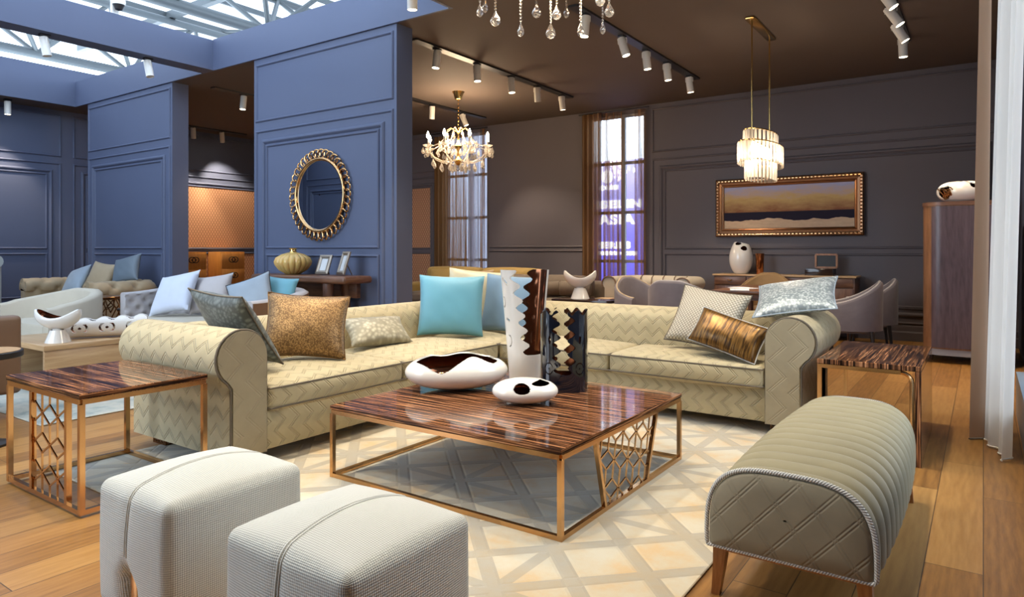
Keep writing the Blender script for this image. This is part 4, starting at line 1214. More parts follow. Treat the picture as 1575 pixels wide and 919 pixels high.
cushion('warm grey pleated cushion on the lilac buttoned sofa, next to the ice-grey one', M['c_grey'], .50, .46, .17, (-7.12, 4.34, .73), (.88, .3, .12), (-.2, .35, .85), None, seed=32)
cushion('grey-blue cushion with dark edge leaning at the curved arm of the lilac sofa', M['c_greyblue'], .46, .44, .15, (-5.98, 4.12, .72), (.7, .5, .3), (-.35, .2, .9), M['black'], seed=33)
cushion('bright blue cushion in the curved corner of the lilac sofa', M['c_blue'], .40, .40, .14, (-5.85, 4.34, .76), (.80, .45, -.1), (0, .3, .9), None, seed=34)

# pale loveseat, brown-backed armchair, tall wing chair, round table
barrel_chair('loveseat', 'cream velvet loveseat with curved back on the washed rug', (-8.58, 3.02, .016), 0, M['cream_velvet'], M['cream_velvet'], 1.36, .72, .76, .60, .42, None, M['black'], .5, True, .12, False, 'sofa', .12)
r = W(thing('armchair', 'brown leather-backed armchair turned away, by the small round table', 'chair', (-6.05, 1.67, 0)))
part(r, 'backrest', MB().soft(-5.87, -5.75, 1.30, 2.035, .18, .745, .035, (.01, 0, 0), 8), M['brown_leather'])
part(r, 'arm', MB().soft(-6.36, -5.872, 1.93, 2.03, .19, .58, .03, (0, 0, 0), 6), M['brown_leather'])
part(r, 'arm', MB().soft(-6.36, -5.872, 1.31, 1.41, .19, .58, .03, (0, 0, 0), 6), M['brown_leather'])
part(r, 'seat', MB().soft(-6.37, -5.872, 1.412, 1.928, .22, .44, .03, (0, 0, .02), 6), M['cream_velvet'])
for x in (-5.80, -6.30):
    for y in (1.36, 1.98): part(r, 'leg', MB().tube([(x, y, .20), (x, y - .02 if y < 2.2 else y + .02, 0)], [.022, .013], 8), M['legwood'])
r = W(thing('round_table', 'small black round table with pale top, cut by the picture edge', 'table', (-5.1, 1.6, 0)))
part(r, 'tabletop', MB().lathe([(.195, .55), (.20, .555), (.20, .585), (.195, .59)], (-5.1, 1.6, 0), 40), M['black'])
part(r, 'top_inlay', MB().lathe([(.185, .588), (.185, .593)], (-5.1, 1.6, 0), 40), M['oak'])
part(r, 'pedestal', MB().lathe([(.13, 0), (.13, .015), (.02, .04), (.02, .552)], (-5.1, 1.6, 0), 20), M['black'])
r = W(thing('wing_chair', 'tall pale grey-teal chair with rolled top at the picture edge', 'chair', (-12.35, 4.0, 0)))
part(r, 'backrest', MB().soft(-12.72, -12.10, 3.86, 4.02, .2, 1.06, .05, (0, .01, 0), 6), M['pale_teal'])
part(r, 'top_roll', MB().tube([(-12.72, 3.93, 1.05), (-12.08, 3.93, 1.05)], .10, 16), M['pale_teal'])
part(r, 'seat', MB().soft(-12.70, -12.12, 3.40, 3.87, .22, .45, .05, (0, 0, .02), 6), M['pale_teal'])
for x in (-12.66, -12.16):
    for y in (3.46, 3.95): part(r, 'leg', MB().tube([(x, y, .23), (x, y, 0)], [.025, .015], 8), M['black'])

# pale oak table and the ceramics on it
r = W(thing('coffee_table', 'pale oak coffee table carrying white ceramics, behind the ebony side table', 'table', (-6.9, 3.05, 0)))
part(r, 'tabletop', MB().box(-7.42, -6.41, 2.42, 3.62, .375, .42, .003), M['oak'])
part(r, 'side_panel', MB().box(-6.46, -6.42, 2.43, 3.61, 0.012, .374, .003), M['oak'])
part(r, 'side_panel', MB().box(-7.41, -7.37, 2.43, 3.61, 0.012, .374, .003), M['oak'])
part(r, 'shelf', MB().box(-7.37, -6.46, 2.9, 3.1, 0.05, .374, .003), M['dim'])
def goblet(name, label, c, sx, h, yaw, z0, foot=.10, waist=.042, rimr=.16, slot=.0):
    def pos(u, v, inner):
        a = 2 * PI * u; k = .90 if inner else 1.0
        if v < .42:
            t_ = v / .42; r_ = foot * (1 - t_) ** 3 + waist * (1 - (1 - t_) ** 3); z = h * .45 * t_
            if inner: r_ *= .6; z = h * .43
            x, y = r_ * math.cos(a), r_ * math.sin(a)
        else:
            t_ = (v - .42) / .58; f = math.sin(t_ * PI * .60) ** .8 / math.sin(PI * .6) ** .8 if t_ > 0 else 0
            lift = .16 * math.cos(2 * a) * t_
            r_ = waist + (rimr - waist) * f
            x, y = r_ * k * sx * math.cos(a) if t_ > .05 else r_ * k * math.cos(a), r_ * k * .62 * math.sin(a) + (0 if not inner else 0)
            z = h * (.45 + .55 * t_ ** 1.0 + lift * t_ * .9) - (0 if not inner else 0)
            if inner: z = max(z, h * .47)
        return (c[0] + x * math.cos(yaw) - y * math.sin(yaw), c[1] + x * math.sin(yaw) + y * math.cos(yaw), z0 + z)
    o = shell(64, 40, pos, lambda u, v: v > -.1).build(name, [M['white'], M['bronze']], angle=60)
    return tag(o, label, 'sculpture')
goblet('whale_tail_vase', 'white ceramic stemmed cup with flared lips on the pale oak table', (-6.60, 2.60), 1.25, .25, math.radians(35), .421, .10, .042, .155)
goblet('stemmed_cup', 'white ceramic stemmed cup with bronze inside on the dark side table', (-4.55, 8.2), 1.15, .335, math.radians(30), .556, .13, .05, .19)
def logpos(u, v, inner):
    a = 2 * PI * (u + .25); k = .88 if inner else 1.0
    rr = (.085 + .018 * v) * k; L = .76 * (v - .5)
    x = rr * math.cos(a); z = .094 + rr * math.sin(a) + .016 * v
    yw = math.radians(62)
    return (-6.64 + L * math.cos(yw) - x * math.sin(yw), 2.96 + L * math.sin(yw) + x * math.cos(yw), .421 + max(z, .002))
def logkeep(u, v):
    a = (u * 360 + 180) % 360 - 180          # 0 at the top, seen from the end
    if abs(a) < 38 + 14 * math.sin(v * 32): return False
    if v < .05 + .20 * max(0, math.cos(math.radians(a))) ** 1.0 * .9: return False
    for vv in (.30, .58, .86):
        for sg in (-1, 1):
            d = math.hypot((v - vv) / .085, (a - sg * 92) / 34)
            if .72 < d < 1.0 and abs(a - sg * 92) < 24: return False
            if d < .20: return False
    return True
tag(shell(120, 160, logpos, logkeep).build('log_bowl', [M['white'], M['bronze']], angle=60), 'long white ceramic trough with wavy rim and eye-shaped openings on the oak table', 'bowl')

# lattice drum table, small dark table
r = W(thing('drum_table', 'round bronze lattice drum table standing by the chesterfield arm', 'table', (-9.2, 4.06, 0)))
cx, cy, R0, H0 = -9.2, 4.06, .29, .63
part(r, 'tabletop', MB().lathe([(R0, H0 - .012), (R0 + .006, H0), (R0, H0 + .006)], (cx, cy, 0), 48), M['darkgold'])
mb = MB(); rnd = random.Random(5)
nodes = [[((k + (.5 if j % 2 else 0) + rnd.uniform(-.3, .3)) * 2 * PI / 18, .02 + j * (H0 - .05) / 7 + (rnd.uniform(-.02, .02) if 0 < j < 7 else 0)) for k in range(18)] for j in range(8)]
PT = lambda a, z: (cx + R0 * math.cos(a), cy + R0 * math.sin(a), z)
for j in range(7):
    for k in range(18):
        a = nodes[j][k]
        for dk in ((0, -1) if j % 2 == 0 else (0, 1)):
            if rnd.random() < .15: continue
            b = nodes[j + 1][(k + dk) % 18]; db = (b[0] - a[0] + PI) % (2 * PI) - PI
            mb.bar(PT(*a), PT(a[0] + db, b[1]), .011)
for z in (.012, H0 - .02): mb.tube([PT(2 * PI * k / 36, z) for k in range(36)], .01, 6, closed=True)
part(r, 'lattice', mb, M['darkgold'], smooth=False)
r = W(thing('round_table', 'tiny black round side table beside the arm of the lilac sofa', 'table', (-8.62, 4.22, 0)))
part(r, 'tabletop', MB().lathe([(.17, .485), (.175, .50), (.17, .505)], (-8.62, 4.22, 0), 32), M['black'])
part(r, 'pedestal', MB().lathe([(.12, 0), (.12, .012), (.10, .03), (.10, .488)], (-8.62, 4.22, 0), 24), M['black'])

# ------------------------------------------------------------------ rear lounge
r = W(thing('long_sofa', 'long dark taupe sofa with mustard back cushions under the rear windows', 'sofa', (-6.9, 9.7, 0)))
part(r, 'base', MB().box(-8.9, -5.0, 9.05, 9.95, .12, .30, .02), M['taupe_dark'])
part(r, 'arm', MB().soft(-8.98, -8.72, 9.0, 9.95, .12, .62, .06, (0, 0, 0), 6), M['mustard'])
part(r, 'backrest', MB().soft(-8.75, -4.95, 9.72, 9.98, .12, .72, .06, (0, 0, 0), 8), M['taupe_dark'])
for a, b in ((-8.70, -7.42), (-7.40, -6.15)): part(r, 'back_cushion', MB().soft(a, b, 9.66, 9.90, .46, .90, .08, (0, .04, .02), 8), M['mustard'])
for a, b in ((-7.40, -6.2), (-6.16, -5.05)): part(r, 'back_cushion', MB().soft(a, b, 9.42, 9.64, .44, .80, .09, (0, .05, .02), 8), M['taupe_dark'])
for a, b in ((-8.70, -7.42), (-7.40, -6.15), (-6.13, -5.0)): part(r, 'seat_cushion', MB().soft(a, b, 9.0, 9.66, .30, .46, .05, (0, 0, .02), 8), M['taupe_dark'])
for x in (-8.8, -5.1):
    for y in (9.1, 9.85): part(r, 'foot', MB().lathe([(.02, 0), (.03, .13)], (x, y, 0), 12), M['black'])
cushion('mustard cushion at the arm end of the long taupe sofa', M['mustard'], .50, .42, .15, (-8.20, 9.50, .68), (.95, .1, .05), (-.05, .35, .9), None, seed=41)
cushion('brown cushion next to the mustard one on the long taupe sofa', M['c_tan'], .52, .40, .15, (-7.72, 9.44, .655), (.95, -.05, -.05), (.05, .35, .9), None, seed=42)
cushion('brown cushion in the middle of the long taupe sofa', M['c_tan'], .50, .40, .15, (-7.12, 9.36, .66), (.95, .05, .05), (.02, .35, .9), None, seed=43)
def bolster(label, x, y, z):
    mb = MB(); mb.lathe([(.02, -.25), (.09, -.245), (.115, -.22), (.118, 0), (.115, .22), (.09, .245), (.02, .25)], (0, 0, 0), 20)
    o = mb.build('bolster', M['taupe_dark']); tag(o, label, 'cushion', 'bolsters on the long sofa'); o.location = (x, y, z); o.rotation_euler = (PI / 2, 0, math.radians(-62)); return o
bolster('round taupe bolster behind the tall white vase on the long sofa', -5.72, 9.22, .585)
bolster('round taupe bolster behind the stemmed white cup on the long sofa', -5.28, 9.22, .585)
r = W(thing('side_table', 'dark wood side table carrying the white stemmed cup', 'table', (-4.5, 8.25, 0)))
part(r, 'tabletop', MB().box(-4.86, -4.02, 7.95, 8.6, .515, .555, .006), M['ebony_edge'])
for x in (-4.82, -4.06):
    for y in (7.99, 8.56): part(r, 'leg', MB().box(x - .02, x + .02, y - .02, y + .02, 0, .516), M['ebony_edge'], smooth=False)
part(r, 'shelf', MB().box(-4.84, -4.04, 7.97, 8.58, .36, .39), M['ebony_edge'], smooth=False)
o = MB().box(-4.35, -4.12, 8.25, 8.45, .556, .566, .002).build('tray', M['oak']); tag(o, 'flat pale tray lying beside the white stemmed cup', 'tray')
# cream channel-back sofa
r = rolled_sofa('rolled_arm_sofa', 'cream channel-backed sofa with scrolled arms behind the grey chairs', (-4.0, 9.1, 0), 0, M['cream_velvet'], 1.35, .90, .83, .46, 0, .10, 1)
for sx in (-1, 1):
    pts = [(sx * (.565) + .112 * math.cos(math.radians(a)) * 1.0, -.004, .73 + .10 * math.sin(math.radians(a))) for a in range(-30, 211, 20)]
    MB().tube(pts, .012, 6).build('scroll_piping', M['brown_leather'], r)
for x in (-.36, -.18, 0, .18, .36): MB().tube([(x, .675, .48), (x, .665, .72), (x, .69, .80), (x, .77, .833)], .008, 6).build('channel_seam', M['brown_leather'], r)

# dining group
r = W(thing('dining_table', 'brown walnut dining table under the prism pendant', 'table', (-2.1, 8.6, 0)))
part(r, 'tabletop', MB().box(-2.62, -1.62, 7.85, 9.25, .72, .755, .006), M['walnut'])
part(r, 'apron', MB().box(-2.5, -1.74, 7.97, 9.13, .64, .722), M['walnut'], smooth=False)
for x in (-2.52, -1.72):
    for y in (7.95, 9.15): part(r, 'leg', MB().tube([(x, y, .722), (x, y, 0)], [.04, .025], 10), M['walnut_v'])
for lb, x, y, rz, wd in (('white paper sheet at the front edge of the dining table', -2.33, 8.0, .3, .21), ('white booklet lying flat in the middle of the dining table', -2.40, 8.38, 1.0, .2), ('open white magazine by the tan chair on the dining table', -2.1, 8.8, .7, .3)):
    o = MB().box(-wd / 2, wd / 2, -.15, .15, 0, .008).build('brochure', M['paper'], smooth=False); tag(o, lb, 'paper', 'papers on the dining table'); o.location = (x, y, .7555); o.rotation_euler = (0, 0, rz)
gc = 'grey-violet dining chairs'
barrel_chair('tub_chair', 'grey-violet tub chair seen from its back, nearer the stemmed cup and cream sofa', (-3.42, 8.08, 0), math.radians(58), M['chair_grey'], M['c_tan'], .66, .64, .865, .62, group=gc)
barrel_chair('tub_chair', 'wide grey-violet tub chair back in front of the dining table end', (-2.72, 7.62, 0), math.radians(172), M['chair_grey'], M['c_grey'], .78, .62, .885, .70, group=gc)
barrel_chair('tub_chair', 'grey-violet dining chair nearest the spotted cushion, its back to the window wall', (-1.52, 8.75, 0), math.radians(-82), M['chair_grey'], M['c_grey'], .66, .58, .86, .60, group=gc)
barrel_chair('tub_chair', 'grey-violet dining chair half hidden behind another by the tall cabinet', (-1.42, 9.55, 0), math.radians(-78), M['chair_grey'], M['c_grey'], .62, .56, .86, .60, group=gc)
barrel_chair('tub_chair', 'tan velvet dining chair across the table in front of the sideboard', (-2.42, 9.32, 0), math.radians(4), M['chair_tan'], M['chair_tan'], .70, .56, .90, .66)

# sideboard with vase, beaker and box
r = W(thing('sideboard', 'long walnut sideboard below the framed seascape', 'sideboard', (-2.35, 10.2, 0)))
part(r, 'tabletop', MB().box(-3.30, -1.38, 9.96, 10.44, .845, .87, .006), M['oak'])
part(r, 'body', MB().box(-3.28, -1.40, 9.99, 10.44, .15, .845, .006), M['walnut'])
for k in range(4):
    a = -3.26 + k * .465
    d = part(r, 'door', MB().box(a, a + .445, 9.972, 9.995, .18, .70, .003), M['walnut_v']); 
    q = part(r, 'drawer', MB().box(a, a + .445, 9.972, 9.995, .715, .835, .003), M['walnut'])
    MB().tube([(a + .19, 9.962, .79), (a + .22, 9.955, .775), (a + .25, 9.962, .79)], .008, 6).build('handle', M['brass'], q)
for x in (-3.2, -1.48):
    for y in (10.05, 10.38): part(r, 'leg', MB().tube([(x, y, .152), (x, y, 0)], [.03, .02], 8), M['walnut_v'])
def vpos2(u, v, inner):
    a = 2 * PI * u; k = .92 if inner else 1.0; z = .47 * v
    rr = (.085 + .085 * math.sin(PI * min(1, v * .98) ** .9) ** .8) * k
    return (-2.945 + rr * math.cos(a), 10.19 + rr * math.sin(a), .871 + max(z, .003 if inner else 0))
def vkeep2(u, v):
    a = u * 360
    if v > .97 - .06 * math.sin(math.radians(a * 1 + 60)): return False
    for (aa, vv, ra, rv) in ((305, .80, 20, .075), (262, .95, 26, .05)):
        if math.hypot((a - aa) / ra, (v - vv) / rv) < 1: return False
    return True
def vposcap(u, v, inner): return vpos2(u, v, inner)
tag(shell(90, 70, vposcap, vkeep2).build('egg_vase', [M['white'], M['bronze']], angle=60), 'egg-shaped cream vase with dark openings on the sideboard', 'vase')
o = MB().lathe([(.045, 0), (.05, .01), (.062, .29), (.063, .30), (.055, .30), (.045, .02)], (-2.67, 10.17, .871), 28).build('beaker', plain('copper_glaze', (.45, .18, .07), .12, 1.0)); tag(o, 'shiny copper beaker standing close to the egg-shaped vase', 'cup')
r = W(thing('keepsake_box', 'dark wooden box with raised copper-framed lid on the sideboard', 'box', (-1.83, 10.2, .871)))
part(r, 'body', MB().box(-2.04, -1.68, 10.08, 10.32, .871, .965, .004), M['ebony_edge'])
mb = MB(); a, b, z0, z1, yy = -1.93, -1.66, .966, 1.17, 10.26
for p, q in (((a, z0), (b, z0)), ((b, z0), (b, z1)), ((b, z1), (a, z1)), ((a, z1), (a, z0))): mb.bar((p[0], yy, p[1] + .012 if p[1] == z0 else p[1] - .012), (q[0], yy, q[1] + .012 if q[1] == z0 else q[1] - .012), .026)
l_ = part(r, 'lid_frame', mb, M['legwood'], smooth=False); MB().box(a, b, yy + .004, yy + .012, z0, z1).build('lid_panel', M['black'], l_, smooth=False)

# framed painting
r = W(thing('framed_painting', 'long seascape painting in an ornate bronze-gold frame', 'painting', (-2.36, 10.48, 1.85)))
a, b, z0, z1 = -3.40, -1.345, 1.425, 2.30; wd = .125; Yb = YB - .03
prof = [(0, 0), (0, .045), (.02, .062), (.045, .058), (.055, .035), (.085, .028), (.10, .040), (.118, .030), (.125, .012), (.125, 0)]
mb = MB(); mb.loft([[(s + ds * p, Yb - q, z + dz * p) for p, q in prof] for (s, z, ds, dz) in ((a, z0, 1, 1), (b, z0, -1, 1), (b, z1, -1, -1), (a, z1, 1, -1))], wrap=True)
fr = part(r, 'frame', mb, M['framebronze'], smooth=False)
mb = MB(); n = 40
for k in range(n):
    x = a + .03 + (b - a - .06) * k / (n - 1)
    for z in (z0 + .033, z1 - .033): mb.sphere((x, Yb - .058, z), .017, 6, .8)
for k in range(1, 17):
    z = z0 + .03 + (z1 - z0 - .06) * k / 17
    for x in (a + .033, b - .033): mb.sphere((x, Yb - .058, z), .017, 6, .8)
mb.tube([(a + .033, Yb - .056, z0 + .033), (b - .033, Yb - .056, z0 + .033), (b - .033, Yb - .056, z1 - .033), (a + .033, Yb - .056, z1 - .033)], .008, 6, closed=True)
mb.build('carved_edge', M['gold'], fr)
mb = MB(); ci = wd - .005; vs = [mb.bm.verts.new(p) for p in ((a + ci, Yb - .010, z0 + ci), (b - ci, Yb - .010, z0 + ci), (b - ci, Yb - .010, z1 - ci), (a + ci, Yb - .010, z1 - ci))]
mb.face(vs, [(0, 0), (b - a - 2 * ci, 0), (b - a - 2 * ci, z1 - z0 - 2 * ci), (0, z1 - z0 - 2 * ci)])
part(r, 'canvas', mb, M['painting'], smooth=False)
part(r, 'backing', MB().box(a + .02, b - .02, Yb - .004, YB - .001, z0 + .02, z1 - .02), M['black'], smooth=False)

# tall cabinet with ceramic on top
r = W(thing('tall_cabinet', 'tall walnut cabinet with rounded corner beside the curtains', 'cabinet', (-.25, 8.9, 0)))
def cabpoly(e): return [(.20 + e, 8.63 - e)] [:0] + [(-.55 - e, 8.82)] + arc(-.55 + .19, 8.82, .19 + e, 180, 270, 10) + [(.22, 8.63 - e), (.22, 9.35), (-.55 - e, 9.35)]
part(r, 'body', MB().prism(cabpoly(0), 'z', .155, 1.70), M['walnut_lit'], angle=30)
part(r, 'top', MB().prism(cabpoly(.008), 'z', 1.70, 1.74), M['walnut'], angle=30)
part(r, 'plinth', MB().prism(cabpoly(-.012), 'z', .085, .156), M['grey_frame'], angle=30)
for x in (-.46, .12):
    for y in (8.74, 9.25): part(r, 'foot', MB().tube([(x, y, .09), (x + (-.02 if x < 0 else .02), y, 0)], [.02, .014], 8), M['black'])
dq = arc(-.36, 8.82, .196, 238, 270, 8) + [(.215, 8.624), (.215, 8.634)] + arc(-.36, 8.82, .186, 270, 238, 8)
part(r, 'door', MB().prism(dq, 'z', .17, 1.69), M['walnut_violet'], angle=30)  # cabinet front carrying the painted violet reflection
v = W(thing('shell_vase', 'white ceramic vase with scalloped top and bronze coral opening on the cabinet', 'vase', (-.13, 8.9, 1.741)))
def spos(u, v_, inner):
    a = 2 * PI * u; k = .93 if inner else 1; ph = PI * (.02 + .96 * v_)
    rr = math.sin(ph) ** .7; z = .115 - .115 * math.cos(ph)
    if v_ > .6: z += .012 * math.cos(a * 9) * math.sin(ph)
    return (-.19 + .24 * k * rr * math.cos(a), 8.9 + .15 * k * rr * math.sin(a), 1.742 + (z if not inner else max(.004, z * .97)))
def skeep(u, v_):
    a = u * 360
    return not (math.hypot((a - 222) / 24, (v_ - .48) / .22) < 1 or math.hypot((a - 300) / 10, (v_ - .72) / .10) < 1)
part(v, 'body', shell(100, 60, spos, skeep), [M['white'], M['bronze']], angle=60)
mb = MB(); rnd = random.Random(3)
for k in range(16):
    a0 = math.radians(222 + rnd.uniform(-20, 20)); p0 = V((-.19 + .19 * math.cos(a0), 8.9 + .12 * math.sin(a0), 1.78 + rnd.uniform(0, .05)))
    p1 = p0 + V((rnd.uniform(-.06, .03), rnd.uniform(-.06, -.02), rnd.uniform(.0, .07))); p2 = p1 + V((rnd.uniform(-.03, .03), rnd.uniform(-.03, 0), rnd.uniform(-.01, .04)))
    mb.tube([p0, p1, p2], [.008, .007, .005], 6); mb.sphere(p2, .009, 6)
part(v, 'coral', mb, M['gold'])

# let every cushion rest on what carries it instead of sinking in
from mathutils.bvhtree import BVHTree
bpy.context.view_layer.update()
def tree_of(root):
    vs, ps = [], []
    for o in [root] + list(root.children_recursive):
        if o.type == 'MESH':
            b = len(vs); mw = o.matrix_world
            vs.extend(mw @ v_.co for v_ in o.data.vertices); ps.extend(tuple(b + i for i in p_.vertices) for p_ in o.data.polygons)
    return BVHTree.FromPolygons(vs, ps)
def pts_of(o):
    vs, ps = [], []
    for q in [o] + list(o.children):
        b = len(vs); mw = q.matrix_world
        vs.extend(mw @ v_.co for v_ in q.data.vertices); ps.extend(tuple(b + i for i in p_.vertices) for p_ in q.data.polygons)
    return vs, ps
def settle(o, solids, bias, up=False):
    """the shortest move, sideways or upwards, that frees a cushion from what it leans on"""
    vs, ps = pts_of(o); best = None
    dirs = [V((math.cos(a), math.sin(a), z)).normalized() for z in (0, .5, 1.2) for a in [k * PI / 4 for k in range(8)]] + [V((0, 0, 1))]
    if up: dirs = [V((0, 0, 1))]
    for d in dirs:
        if d.dot(V(bias)) < -.05: continue
        for k in range(0, 28):
            if best and k >= best[0]: break
            t_ = BVHTree.FromPolygons([p + d * (.006 * k) for p in vs], ps)
            if not any(t_.overlap(s_) for s_ in solids): best = (k, d); break
    if best: o.location = o.location + best[1] * (.006 * best[0])
    return best
cu = [o for o in bpy.data.objects if o.get('category') == 'cushion' and o.parent is None]
cu.sort(key=lambda o: ('bolster' in o.name, o.name))
carriers = {n: tree_of(bpy.data.objects[n]) for n in ('sectional_sofa', 'chesterfield_sofa', 'tufted_sofa', 'long_sofa')}
B1 = (.1, -.6, .6)
for nm_, group_, bias_, order_ in (('sectional_sofa', cu[:6], (.7, -.3, .5), (0, 1, 2, 5, 4, 3)), ('sectional_sofa', cu[6:9], (-.6, -.45, .5), (1, 0, 2)), ('chesterfield_sofa', cu[9:13], B1, (3, 2, 1, 0)),
                                   ('tufted_sofa', cu[13:17], B1, (0, 1, 3, 2)), ('long_sofa', cu[17:], B1, range(len(cu) - 17))):
    solids = [carriers[nm_]]
    for k in order_:
        b_ = settle(group_[k], solids, bias_, 'tipped on the rolled arm' in group_[k]['label']); bpy.context.view_layer.update(); solids.append(tree_of(group_[k]))
        if DEBUG: print('SETTLE', group_[k]['label'][:40], b_)
# ------------------------------------------------------------------ curtains
def curtain(name, label, p0, p1, z0, z1, mat, waves, amp, lean=(0, 0), group=None, hem=None, seed=0):
    rnd = random.Random(seed); ph = rnd.uniform(0, 6)
    a, b = V(p0), V(p1); d = b - a; nrm = V((-d.y, d.x)).normalized(); n = waves * 14; m = 14
    rings = []
    for j in range(m + 1):
        z = z0 + (z1 - z0) * j / m; f = j / m; row = []
        for i in range(n + 1):
            t_ = i / n; w_ = amp * (math.sin(2 * PI * waves * t_ + ph) + .35 * math.sin(2 * PI * waves * .43 * t_ + 1.3 * ph + f * .8)) * (1 - .25 * f)
            q = a + d * t_ + nrm * w_; row.append((q.x + lean[0] * f, q.y + lean[1] * f, z))
        rings.append(row)
    mb = MB(); mb.loft(rings, cap=False, closed=False)
    o = mb.build(name, mat, angle=180); tag(o, label, 'curtain', group)
    if hem:
        MB().tube([V(p) for p in rings[0]], .006, 5).build('hem', hem, o)
    return o
yb = YB - .06
curtain('curtain', 'gathered brown curtain at the lit sign window', (-5.74, yb - .05), (-5.36, yb - .05), .03, 3.56, M['brown_cloth'], 4, .035, seed=1)
curtain('curtain', 'sheer brown curtain hanging in folds across the lit sign window', (-5.33, yb - .02), (-4.97, yb - .02), .03, 3.55, M['sheer_brown'], 5, .028, seed=2)
curtain('curtain', 'narrow pale edge of curtain at the far jamb of the lit sign window', (-4.76, yb - .03), (-4.56, yb - .03), .03, 3.545, M['sheer_brown'], 2, .02, seed=3)
curtain('curtain', 'gathered brown curtain at the window behind the small chandelier', (-9.14, yb - .05), (-8.72, yb - .05), .03, 3.50, M['brown_cloth'], 4, .035, seed=4)
curtain('curtain', 'sheer brown curtain across the window behind the small chandelier', (-8.69, yb - .02), (-8.30, yb - .02), .03, 3.50, M['sheer_brown'], 4, .028, seed=5)
curtain('curtain', 'pale sheer curtain before the panes of the window behind the small chandelier', (-8.28, yb - .02), (-7.99, yb - .02), .03, 3.50, M['sheer_pale'], 3, .02, seed=15)
curtain('curtain', 'narrow brown strip of curtain at the far jamb of the window behind the chandelier', (-7.96, yb - .03), (-7.84, yb - .03), .03, 3.55, M['sheer_brown'], 2, .02, seed=6)
for a, b, nm in ((-9.2, -7.8, 0), (-5.8, -4.5, 1)):
    o = MB().tube([(a, yb - .03, 3.57), (b, yb - .03, 3.57)], .012, 8).build('curtain_rail', M['black']); tag(o, ('black curtain rail over the window behind the small chandelier', 'black curtain rail over the lit sign window')[nm], 'curtain rail')
curtain('curtain', 'heavy brown curtain hanging to the floor in front of the tall cabinet', (-.035, 5.25), (-.02, 5.95), .01, 3.58, M['curtain_taupe'], 4, .035, (.05, .05), hem=M['piping'], seed=7)
curtain('curtain', 'long white curtain at the window wall, in front of the brown one', (.125, 4.80), (.03, 5.28), .015, 3.58, M['sheer_white'], 3, .03, (.08, -.02), hem=M['white_metal'], seed=8)
o = MB().tube([(.13, 3.2, 3.59), (.06, 6.1, 3.59)], .014, 8).build('curtain_rail', M['black']); tag(o, 'black curtain rail along the window wall above the white curtain', 'curtain rail')

# ------------------------------------------------------------------ lit sign in the hall beyond the rear window
def m_sign():
    g = G('backlit_sign_print', 0.5)
    x, y, z = g.xyz(g.uv())
    c = g.ramp(g.ma('DIVIDE', y, 3.0), [(0.15, (0.14, 0.12, 0.75)), (0.5, (0.27, 0.24, 0.85)), (0.95, (0.62, 0.58, 0.98))])
    g.col(c); g.t.links.new(c, g.b.inputs['Emission Color']); g.b.inputs['Emission Strength'].default_value = 1.15
    return g.m
r = W(thing('backlit_sign', 'violet backlit sign with white lettering beyond the rear window', 'sign', (-6.0, 12.3, 0)))
part(r, 'panel', MB().box(-7.6, -4.4, 12.22, 12.30, -.015, 3.0), m_sign(), smooth=False)
wl_ = emit('white_lit_lettering', (1, 1, 1), 2.2)
def letters(txt, x, z, size, wide):
    c = bpy.data.curves.new('lettering', 'FONT'); c.body = txt; c.size = size; c.extrude = .006; c.offset = .012; c.space_character = 1.1
    t_ = bpy.data.objects.new('lettering_tmp', c); C.objects.link(t_); bpy.context.view_layer.update()
    me = bpy.data.meshes.new_from_object(t_.evaluated_get(bpy.context.evaluated_depsgraph_get())); bpy.data.objects.remove(t_); bpy.data.curves.remove(c)
    xs = [v_.co.x for v_ in me.vertices]; k = wide / (max(xs) - min(xs)); x0 = min(xs)
    for v_ in me.vertices: v_.co = V((x + (v_.co.x - x0) * k, 12.212 - v_.co.z, z + v_.co.y))
    me.materials.clear(); me.materials.append(wl_)
    o = bpy.data.objects.new('lettering', me); C.objects.link(o); o.parent = r; fit(o)
letters('COSI', -6.34, 2.43, .10, .42)
letters('ISELIN', -6.40, 2.06, .20, .98)
letters('ASIA', -6.36, 1.74, .26, .80)
letters('SERIES', -6.38, 1.26, .17, .72)
letters('FSEETH SOPE', -6.38, 1.13, .08, .86)
mb = MB(); mb.prism([(-6.16 + .12 * math.cos(a * PI / 16), 2.68 + .13 * math.sin(a * PI / 16)) for a in range(32)], 'y', 12.20, 12.22)
part(r, 'emblem', mb, wl_, smooth=False)
part(r, 'emblem_stroke', MB().bar((-6.22, 12.197, 2.60), (-6.11, 12.197, 2.76), .022, .01), m_sign(), smooth=False)

# ------------------------------------------------------------------ ceiling tracks and spotlights
def track(label, x, y0, y1, z=ZC):
    r = W(thing('ceiling_track', label, 'light track', (x, (y0 + y1) / 2, z)))
    part(r, 'channel', MB().box(x - .06, x + .06, y0, y1, z - .022, z + .002), M['black'], smooth=False)
    part(r, 'end_cap', MB().box(x - .047, x + .047, y0 - .012, y0 + .004, z - .024, z + .002), M['black'], smooth=False)
    part(r, 'end_cap', MB().box(x - .047, x + .047, y1 - .004, y1 + .012, z - .024, z + .002), M['black'], smooth=False)
track('black ceiling track over the tan sofa side, ending near the rear wall', -5.31, 5.70, 9.25)
track('black ceiling track above the sectional between the crystal drops and the lit window', -3.295, 5.80, 9.25)
track('black ceiling track above the tall cabinet with tilted spotlights', -.737, 6.5, 8.95)
track('thin black ceiling track behind the small chandelier', -7.42, 7.6, 9.8)
track('black ceiling track in the bay between the two blue partitions', -9.3, 5.7, 7.2)
track('black ceiling track above the honey chests', -12.55, 6.6, 8.4)
LC = bpy.data.lights
